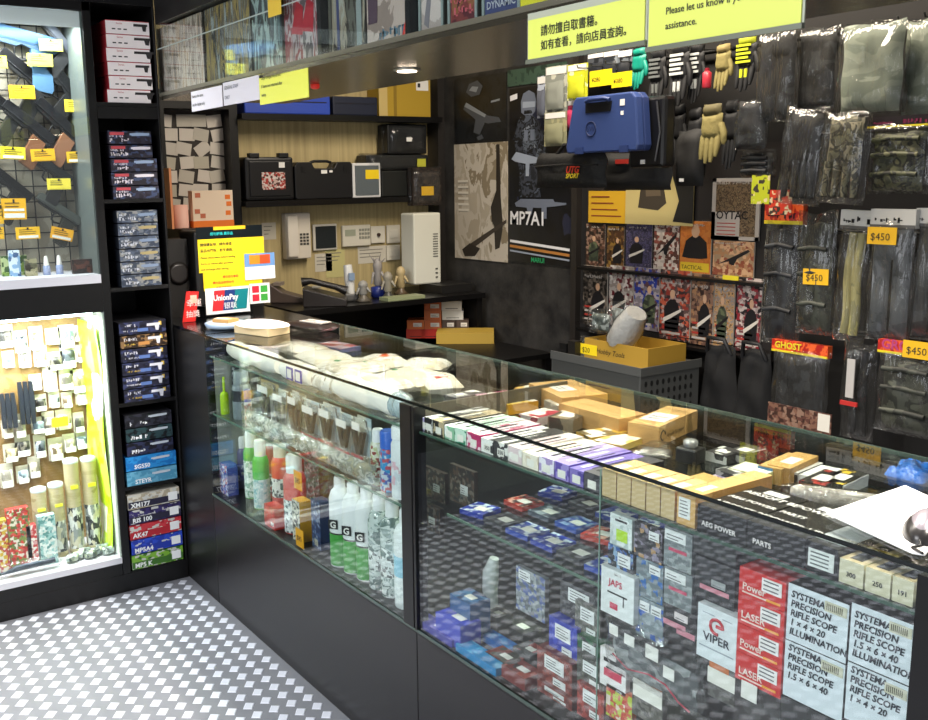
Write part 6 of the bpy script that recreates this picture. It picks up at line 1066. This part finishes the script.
bagged('bagged_pouch', 'olive pouch with red flame header and pink GHOST lettering at the right edge'.replace('GHOST ', ''), (877, 342, 940, 436), 1.52, OLV, 'pouch', header=(FIRE, 'GROST', '#b03c70', .04), ytag=(.22, .86), seed=17)
for i, (px, c, l) in enumerate((((752, 175, 770, 204), '#b8c028', 'lime tagged card above the flame header'), ((770, 190, 792, 215), '#c83820', 'orange-red card right above the ribbed pouch'), ((640, 312, 660, 330), '#2c2c30', 'small dark card between rack rows'))):
    if i == 2: continue
    r, w_, h = W('header_card', l, 'card', px, 1.55); B(-w_ / 2, -.003, 0, w_ / 2, 0, h).build('card', PR([c, c, '#d8c8a0', c, '#3c342c'], (80, 60, 90), .4, i), r)
for i, (px, l) in enumerate((((556, 395, 590, 440), 'a'), ((700, 345, 740, 420), 'left'), ((735, 350, 775, 430), 'right'))):
    if i == 0: continue
    r, w_, h = W('soft_bag', 'black strap bag hanging under the magazine rack, %s of two' % l, 'bag', px, 1.70, 'black bags under the rack'); MB().puff(w_, h, .05, (0, 0, 0), 10, 10, wob=.5, seed=i, edge=.35, taper=.3).build('body', M('#0c0c0d', .8), r); MB().tube([(-w_ * .3, -.01, h * .9), (-w_ * .2, -.03, h * 1.1), (w_ * .2, -.03, h * 1.1), (w_ * .3, -.01, h * .9)], .008, 8).build('strap', M('#18181a', .6), r)
poster('small red and tan print card leaning above the counter back', (768, 408, 832, 428), PR(['#5c3c34', '#8c7060', '#3c2822', '#7c5a4a'], (90, 60, 90), .4, 4), ['#e0dcd0'], Y=1.50, shapes=[([(.8, .1), (.98, .1), (.98, .95), (.8, .95)], 1)], name='print_card', cat='card')

# ------------------------------------------------------------------ grey cart
ct = thing('grey_cart', 'grey perforated metal cart standing behind the counter', 'cart')
q_ = at(641, 372, 'Z', .80); X0, X1, Y0, Y1, ZC = at(560, 352, 'Z', .80).x, q_.x, q_.y, at(693, 360, 'Z', .80).y, .80
GM = M('#5a5c5b', .45, .3)
MB().box(X0, Y0, ZC - .02, X1, Y1, ZC).box(X0, Y0, ZC, X1, Y0 + .006, ZC + .012).box(X1 - .006, Y0 + .006, ZC, X1, Y1, ZC + .012).build('tray_top', GM, ct)
B(X0 + .01, Y0 + .004, .12, X1 - .012, Y0 + .012, ZC - .0205).build('front_panel', M('#4c4e4d', .45, .3), ct); B(X1 - .012, Y0 + .004, .12, X1 - .004, Y1 - .01, ZC - .0205).build('side_panel', GM, ct); B(X0 + .004, Y0 + .004, .12, X0 + .0095, Y1 - .01, ZC - .0205).build('side_panel', GM, ct)
t = MB()
for i in range(9):
    for j in range(6): t.prism([(Y0 + .03 + i * .03 + .007 * math.cos(k * PI / 4), ZC - .05 - j * .035 + .011 * math.sin(k * PI / 4)) for k in range(8)], .0012, (X1 - .004, 0, 0), (0, 1, 0), (0, 0, 1))
t.build('perforations', M('#111212', .6), ct)
for x_, y_ in ((X0 + .02, Y0 + .02), (X1 - .05, Y0 + .02), (X0 + .02, Y1 - .05), (X1 - .05, Y1 - .05)): B(x_, y_, 0, x_ + .03, y_ + .03, .1195).build('leg', GM, ct)
r = thing('open_carton', 'open yellow-brown carton with black script on the grey cart', 'box', (X1 - .18, Y0 + .05, ZC + .0005)); w_, d_, h = .33, .20, .075
q = MB().box(-w_ / 2, 0, 0, w_ / 2, .004, h, 0).box(-w_ / 2, d_ - .004, 0, w_ / 2, d_, h, 0).box(-w_ / 2, .004, 0, -w_ / 2 + .004, d_ - .004, h).box(w_ / 2 - .004, .004, 0, w_ / 2, d_ - .004, h).box(-w_ / 2 + .004, .004, 0, w_ / 2 - .004, d_ - .004, .003); q.text('Hobby Tools', (-.10, -.0004, .025), (1, 0, 0), (0, 0, 1), .028, 1, shear=.3); q.build('carton', [M('#a8842c', .6), INK], r)
B(-w_ / 2 - .02, -.002, .012, -w_ / 2 + .07, -.0006, .052).text('$20', (-w_ / 2 - .01, -.0024, .02), (1, 0, 0), (0, 0, 1), .028, 1).build('price_tag', [M('#ecd01c', .5), INK], r)
r = thing('wrapped_roll', 'fat silver roll in plastic leaning out of the open carton', 'roll', (X1 - .17, Y0 + .12, ZC + .03)); pts = [(-.06, 0, .0), (-.03, -.02, .05), (.02, -.03, .11), (.06, -.035, .165)]
MB().tube(pts, [.045, .055, .056, .04], 16).build('roll', M('#b8b8b4', .35, bump=.8, bscale=40), r); MB().tube(pts, [.048, .059, .060, .043], 16).build('film', FILMD, r)
for i, (x_, w2, h2, c) in enumerate(((-.30, .13, .10, '#4c5450'), (-.24, .11, .13, '#6c706c'), (-.36, .10, .07, '#3c4440'))):
    r = thing('parts_bag', 'clear bag of grey parts left of the silver roll, %s of three' % ['middle', 'right', 'left'][i], 'bag', (X1 + x_ - .01, Y0 + .10 + .045 * (i % 2), ZC + (.09 if i < 2 else .002)), 0, 'bags of parts on the cart')
    MB().puff(w2, h2, .05, (0, 0, 0), 8, 8, wob=.5, seed=i).build('film', FILMD, r); MB().puff(w2 * .7, h2 * .7, .03, (0, 0, .01), 8, 8, wob=.6, seed=i + 4).build('contents', PR([c, '#8c9490', c], (60, 60, 60), .4, i), r)
for i, (x_, c, l) in enumerate(((X0 + .05, '#121212', 'black box at the left corner of the cart'), (X0 + .10, '#1c1a18', 'black jar-like box beside the cart price tag'))):
    tag(B(-.02, 0, 0, .02, .03, .045 + .015 * i).build('small_box', M(c, .4), None, (x_, Y0 + .02, ZC + .0005)), l, 'box')

# ------------------------------------------------------------------ canopy cabinet above the counter
ZK = 1.785
cn = thing('canopy_cabinet', 'glass fronted canopy cabinet above the counter with a metal underside', 'cabinet')
CX0, CX1, CD = .005, 4.4, .49
def brushed():
    m = M('#5f5a4a', .22, .75, bump=.12, bscale=9); return m
B(CX0, .0, ZK, CX1, CD, ZK + .012).build('underside_panel', M('#6c6656', .24, .8, bump=.10, bscale=7), cn)
B(CX0, -.001, ZK + .0125, CX1, .012, ZK + .024).build('front_rail', M('#7c7868', .35, .5), cn)
B(CX0, CD - .012, ZK + .0125, CX1, CD, 2.64).build('back_board', M('#1b1917', .6), cn)
B(CX0, .002, ZK + .0245, CX1, .006, 2.04).build('front_glass', [GLASS], cn)
B(CX0, .0, 2.0405, CX1, CD - .013, 2.64).build('upper_fascia', M('#191716', .5), cn)
B(CX0, .0, ZK + .025, CX0 + .001, .0019, 2.04).build('glass_edge', GEDGE, cn)
B(CX0, -.0005, 1.955, 1.30, .0015, 1.958).build('glass_joint', M('#a8b4ac', .3), cn)
xs_ = at(407, 69, 'Z', ZK)
for i, xx in enumerate((xs_.x - .72, xs_.x, xs_.x + .62, xs_.x + 1.24, xs_.x + 1.86)):
    r = thing('downlight', 'round recessed downlight in the canopy underside, %s from the tall cabinet' % ORD[i], 'lamp', (xx, xs_.y, ZK - .0005), 0, None if i == 1 else 'downlights in the canopy')
    MB().lathe([(.036, -.0), (.036, -.004), (.028, -.005)], n=20).build('trim_ring', M('#b8b4a8', .3, .7), r); MB().lathe([(.026, -.0052), (.026, -.0068)], n=20).build('lens', M('#ffe8d0', emit=14), r)
    l = bpy.data.lights.new('downlight_lamp', 'AREA'); l.shape = 'DISK'; l.size = .05; l.energy = 9; l.color = (1.0, .93, .84); l.spread = math.radians(150); o = bpy.data.objects.new('downlight_lamp', l); COL.objects.link(o); o.parent = r; o.location = (0, 0, -.012)
# pictures, boxes behind the canopy glass
def P3(cs, sc_=(16, 16, 16), sm=True, seed=1): return PR(cs, sc_, .35, seed, sm, rand=0)
arts = [((158, 204), P3(['#a89c90', '#c8bcae', '#8c7c70', '#d0c4b8', '#b89c7c', '#746860'], (30, 30, 5)), 'tall faded cream and brown printed boxes at the cabinet end'), ((206, 252), P3(['#4c4a50', '#8c9090', '#6c6258', '#a8935c', '#3c3c40', '#a8b0b0', '#5c5044'], (34, 34, 5), seed=2), 'grey and gold printed box with painted-on vertical shine'),  # vertical shine on the grey and gold box is painted as pale streaks
        ((253, 283), P3(['#3c4448', '#6c8284', '#4c5054', '#a0b4b2', '#34383c'], (26, 26, 6), seed=3), 'teal-grey printed box left of the red one'), ((285, 321), P3(['#6c4c50', '#a89ca0', '#8c3c44', '#b8aeb0', '#5c5458', '#948a8e'], (22, 22, 6), seed=4), 'white box with red figures left of the black divider'),
        ((326, 366), P3(['#4c463c', '#7c7464', '#5c5c54', '#34302a', '#948c7c', '#a0a298'], (24, 24, 6), seed=5), 'brown forest scene box, just right of the black divider'), ((367, 411), P3(['#a89890', '#b8a8a0', '#8c7c74', '#c0b0a8'], (8, 8, 8), seed=6), 'pink-grey box with a soldier holding a black rifle'),
        ((419, 445), P3(['#b8aca8', '#a89c98', '#c8bcb8'], (8, 8, 8), seed=7), 'framed pale print of a soldier aiming'), ((448, 479), P3(['#5c2c34', '#7c3c3c', '#8c5c40', '#4c2830'], (20, 20, 20), seed=8), 'framed dark red print with pink lettering'), ((482, 522), P3(['#4c4c58', '#6c6c78', '#3c3c4c', '#7c7c88'], (18, 18, 18), seed=9), 'framed blue-grey print with pale lettering')]
for i, ((a, b_), m, l) in enumerate(arts):
    zb_ = ZK + .0465 if i < 5 else ZK + .0465; xa = at(a, 60 - i * 3, 'Y', .03).x; xb = at(b_, 60 - i * 6, 'Y', .03).x; w_ = xb - xa - .006
    r = thing('framed_print' if i > 5 else 'display_box', l + ' behind the canopy glass', 'picture' if i > 5 else 'box', ((xa + xb) / 2, .03, ZK + .0125), 0, 'printed boxes in the canopy cabinet')
    H_ = .238; t = MB().box(-w_ / 2, 0, 0, w_ / 2, .05 if i < 6 else .015, H_, 1, front=0)
    if i == 5: t.prism([(-w_ * .42, .09), (-w_ * .3, .20), (-w_ * .42, .22), (-w_ * .44, .08)], .0008, (0, 0, 0), mi=2); t.prism([(p[0], p[1]) for p in RIFLE(-w_ * .30, .155, w_ * .7, .04)], .0008, (0, -.0002, 0), mi=2); t.prism([(-w_ * .46, .06), (-w_ * .25, .06), (-w_ * .22, .13), (-w_ * .12, .17), (-w_ * .3, .21), (-w_ * .46, .23)], .0008, (0, -.0004, 0), mi=3); scrib(t, -w_ * .2, .02, w_ * .6, .022, 4, y=-.001, seed=3)
    if i == 6: t.prism([(-w_ * .3, .03), (-w_ * .1, .11), (w_ * .15, .20), (w_ * .35, .22), (w_ * .2, .14), (0, .08), (-w_ * .12, .02)], .0008, (0, 0, 0), mi=5)
    if i == 7: scrib(t, -w_ * .42, .055, w_ * .8, .016, 6, y=-.001, seed=5); scrib(t, -w_ * .3, .03, w_ * .6, .018, 6, y=-.001, seed=6)
    if i == 8: t.box(-w_ * .46, -.0006, .01, w_ * .46, 0, .09, 8); scrib(t, -w_ * .4, .055, w_ * .8, .018, 7, y=-.0011, seed=8); t.text('DYNAMIC', (-w_ * .38, -.0012, .028), (1, 0, 0), (0, 0, 1), .02, 7, bold=.02)
    if i == 4: t.box(w_ * .3, -.001, .02, w_ * .42, 0, H_, 11); t.box(-w_ * .2, -.001, .0, -w_ * .14, 0, H_, 8)
    if i == 3:
        for k in range(2): t.prism([(-w_ * .3 + k * .06, .09), (-w_ * .12 + k * .06, .17), (w_ * .06 + k * .06, .15), (w_ * .02 + k * .06, .08)], .0008, (0, -.0002 * k, 0), mi=10)
    if i > 5: t.box(-w_ / 2, -.003, 0, -w_ / 2 + .008, 0, H_, 11).box(w_ / 2 - .008, -.003, 0, w_ / 2, 0, H_, 11)
    t.build('print', [m, M('#4c4844', .5), M('#23202a', .5), M('#4c3848', .5), M('#5c7c90', .5), M('#7c7880', .5), M('#c8606c', .5), M('#b0b4c0', .5), M('#3c4470', .5), M('#7c9c94', .4), M('#b02838', .5), M('#8c9898', .3)], r)
for px in (324, 413): 
    x_ = at(px, 40, 'Y', .02).x; B(x_ - .010, .0065, ZK + .0245, x_ + .010, .029, 2.039).build('divider_post', M('#15181c', .4), cn)
r = thing('toy_figure', 'tiny red plastic figure standing on the canopy ledge', 'figure', (at(401, 46, 'Y', .0).x, .018, ZK + .0126)); MB().lathe([(.012, 0), (.013, .01), (.009, .03), (.003, .05)], n=10).build('body', M('#c83428', .4), r)
def hang_sign(label, px, Y, col, lines, tc='#2c3020', h=None, name='hanging_sign', frame=False, tilt=0):
    (xa, ya, xb, yb) = px; x0 = at(xa, (ya + yb) / 2, 'Y', Y).x; x1 = at(xb, (ya + yb) / 2, 'Y', Y).x; zt_, zb_ = lines[0]
    r = thing(name, label, 'sign', ((x0 + x1) / 2, Y, zb_), 0); w_ = x1 - x0; H_ = zt_ - zb_; t = MB().box(-w_ / 2, -.002, 0, w_ / 2, 0, H_)
    for (s_, x, z, sz) in lines[1]: t.text(s_, (-w_ / 2 + x, -.0024, z), (1, 0, 0), (0, 0, 1), sz, 1, bold=.012)
    t.build('panel', [col, M(tc, .5)], r)
    if frame: B(-w_ / 2 - .004, -.005, -.008, w_ / 2 + .004, .002, -.0003).build('holder_edge', M('#8c9080', .2, .3), r); B(-w_ / 2 - .004, .0002, -.0, w_ / 2 + .004, .002, H_ + .012).build('holder_back', M('#b8bca8', .3), r)
    return r
zsl = (at(587, 8, 'Y', -.02).z, at(587, 50, 'Y', -.02).z)
hang_sign('big yellow sign with two lines of Chinese writing hanging from the canopy', (529, 20, 645, 56), -.02, M('#e6ee6c', .45), ((zsl[0], zsl[1]), [('請勿擅自取書籍。', .035, (zsl[0] - zsl[1]) * .56, .0195), ('如有查看，請向店員查詢。', .035, (zsl[0] - zsl[1]) * .20, .0185)]), frame=True)
z1_ = at(725, 35, 'Y', -.02).z
hang_sign('larger yellow sign with English lines asking not to take items out', (650, -20, 802, 42), -.02, M('#e6ee6c', .45), ((z1_ + .16, z1_), [('Do not take the items out by yourself.', .035, .066, .0148), ('Please let us know if you need any', .035, .044, .0148), ('assistance.', .035, .022, .0148)]), frame=True)
z2 = at(285, 89, 'Y', -.006)
hang_sign('small yellow sign with three black lines at the left part of the canopy', (260, 72, 309, 104), -.006, M('#eef060', .45), ((at(262, 78, 'Y', -.006).z, at(262, 105, 'Y', -.006).z), [('Large charges will be set', .015, .068, .0125), ('if items not returned after', .015, .045, .0125), ('entry.', .015, .022, .0125)]))
hang_sign('white label strip with black lines, left of its neighbour under the canopy glass', (192, 92, 223, 110), -.006, M('#e6e0e6', .45), ((at(192, 92, 'Y', -.006).z, at(192, 112, 'Y', -.006).z), [('Notice: the items', .01, .042, .0135), ('are for display only', .01, .016, .0135)]))
hang_sign('white label strip with grey lines beside the small yellow sign', (224, 84, 260, 106), -.006, M('#ddd8de', .45), ((at(224, 83, 'Y', -.006).z, at(224, 106, 'Y', -.006).z), [('GENERAL STAFF', .01, .046, .0145), ('ONLY', .01, .018, .0145)]), tc='#6c6c78')
r = thing('sticky_note', 'small yellow note stuck high on the canopy glass', 'note', (at(275, 8, 'Y', 0).x, -.0006, at(275, 16, 'Y', 0).z)); B(-.04, -.0012, 0, .04, 0, .075).build('paper', M('#dcb83c', .5), r)
r = thing('shelf_sign', 'yellow sign behind the top edge of the two big signs', 'sign', (at(560, 5, 'Y', .03).x, .014, ZK + .0126)); B(-.09, -.002, 0, .09, 0, .19).build('panel', M('#d8d030', .5), r)
r = thing('red_indicator', 'tiny red lamp under the canopy beside the small yellow sign', 'lamp', (*at(315, 84, 'Z', ZK).xy, ZK - .001)); MB().lathe([(.014, 0), (.014, -.010), (.008, -.014)], n=12).build('lens', M('#b02018', .3, emit=.5), r)

# ------------------------------------------------------------------ pieces that belong to a part go under that part
def under(child, parent):
    for o in list(COL.objects):
        if o.parent and o.parent.parent is None and o.name.split('.')[0] == child:
            for q in o.parent.children:
                if q is not o and q.name.split('.')[0] == parent: o.parent = q; break
for c_, p_ in (('handle_recess', 'front_shell'), ('emblem', 'front_shell'), ('keypad', 'body'), ('display', 'body'), ('keys', 'body'), ('grille', 'body'), ('buttons', 'body'), ('blue_field', 'card_sticker'), ('color_squares', 'logo_sticker'), ('payment_logo', 'white_notice'), ('red_label', 'body'), ('lid_seam', 'body'),
               ('yellow_sticker', 'tube'), ('printed_wrap', 'tube'), ('logo_patch', 'body'), ('label', 'body'), ('top_card', 'card_stack'), ('screen', 'frame'), ('knob', 'plate'), ('rocker', 'plate'), ('perforations', 'side_panel'), ('rail', 'slide'), ('price_sticker', 'carton'), ('header_label', 'backing_card'), ('zipper', 'body'), ('logo', 'body')):
    under(c_, p_)
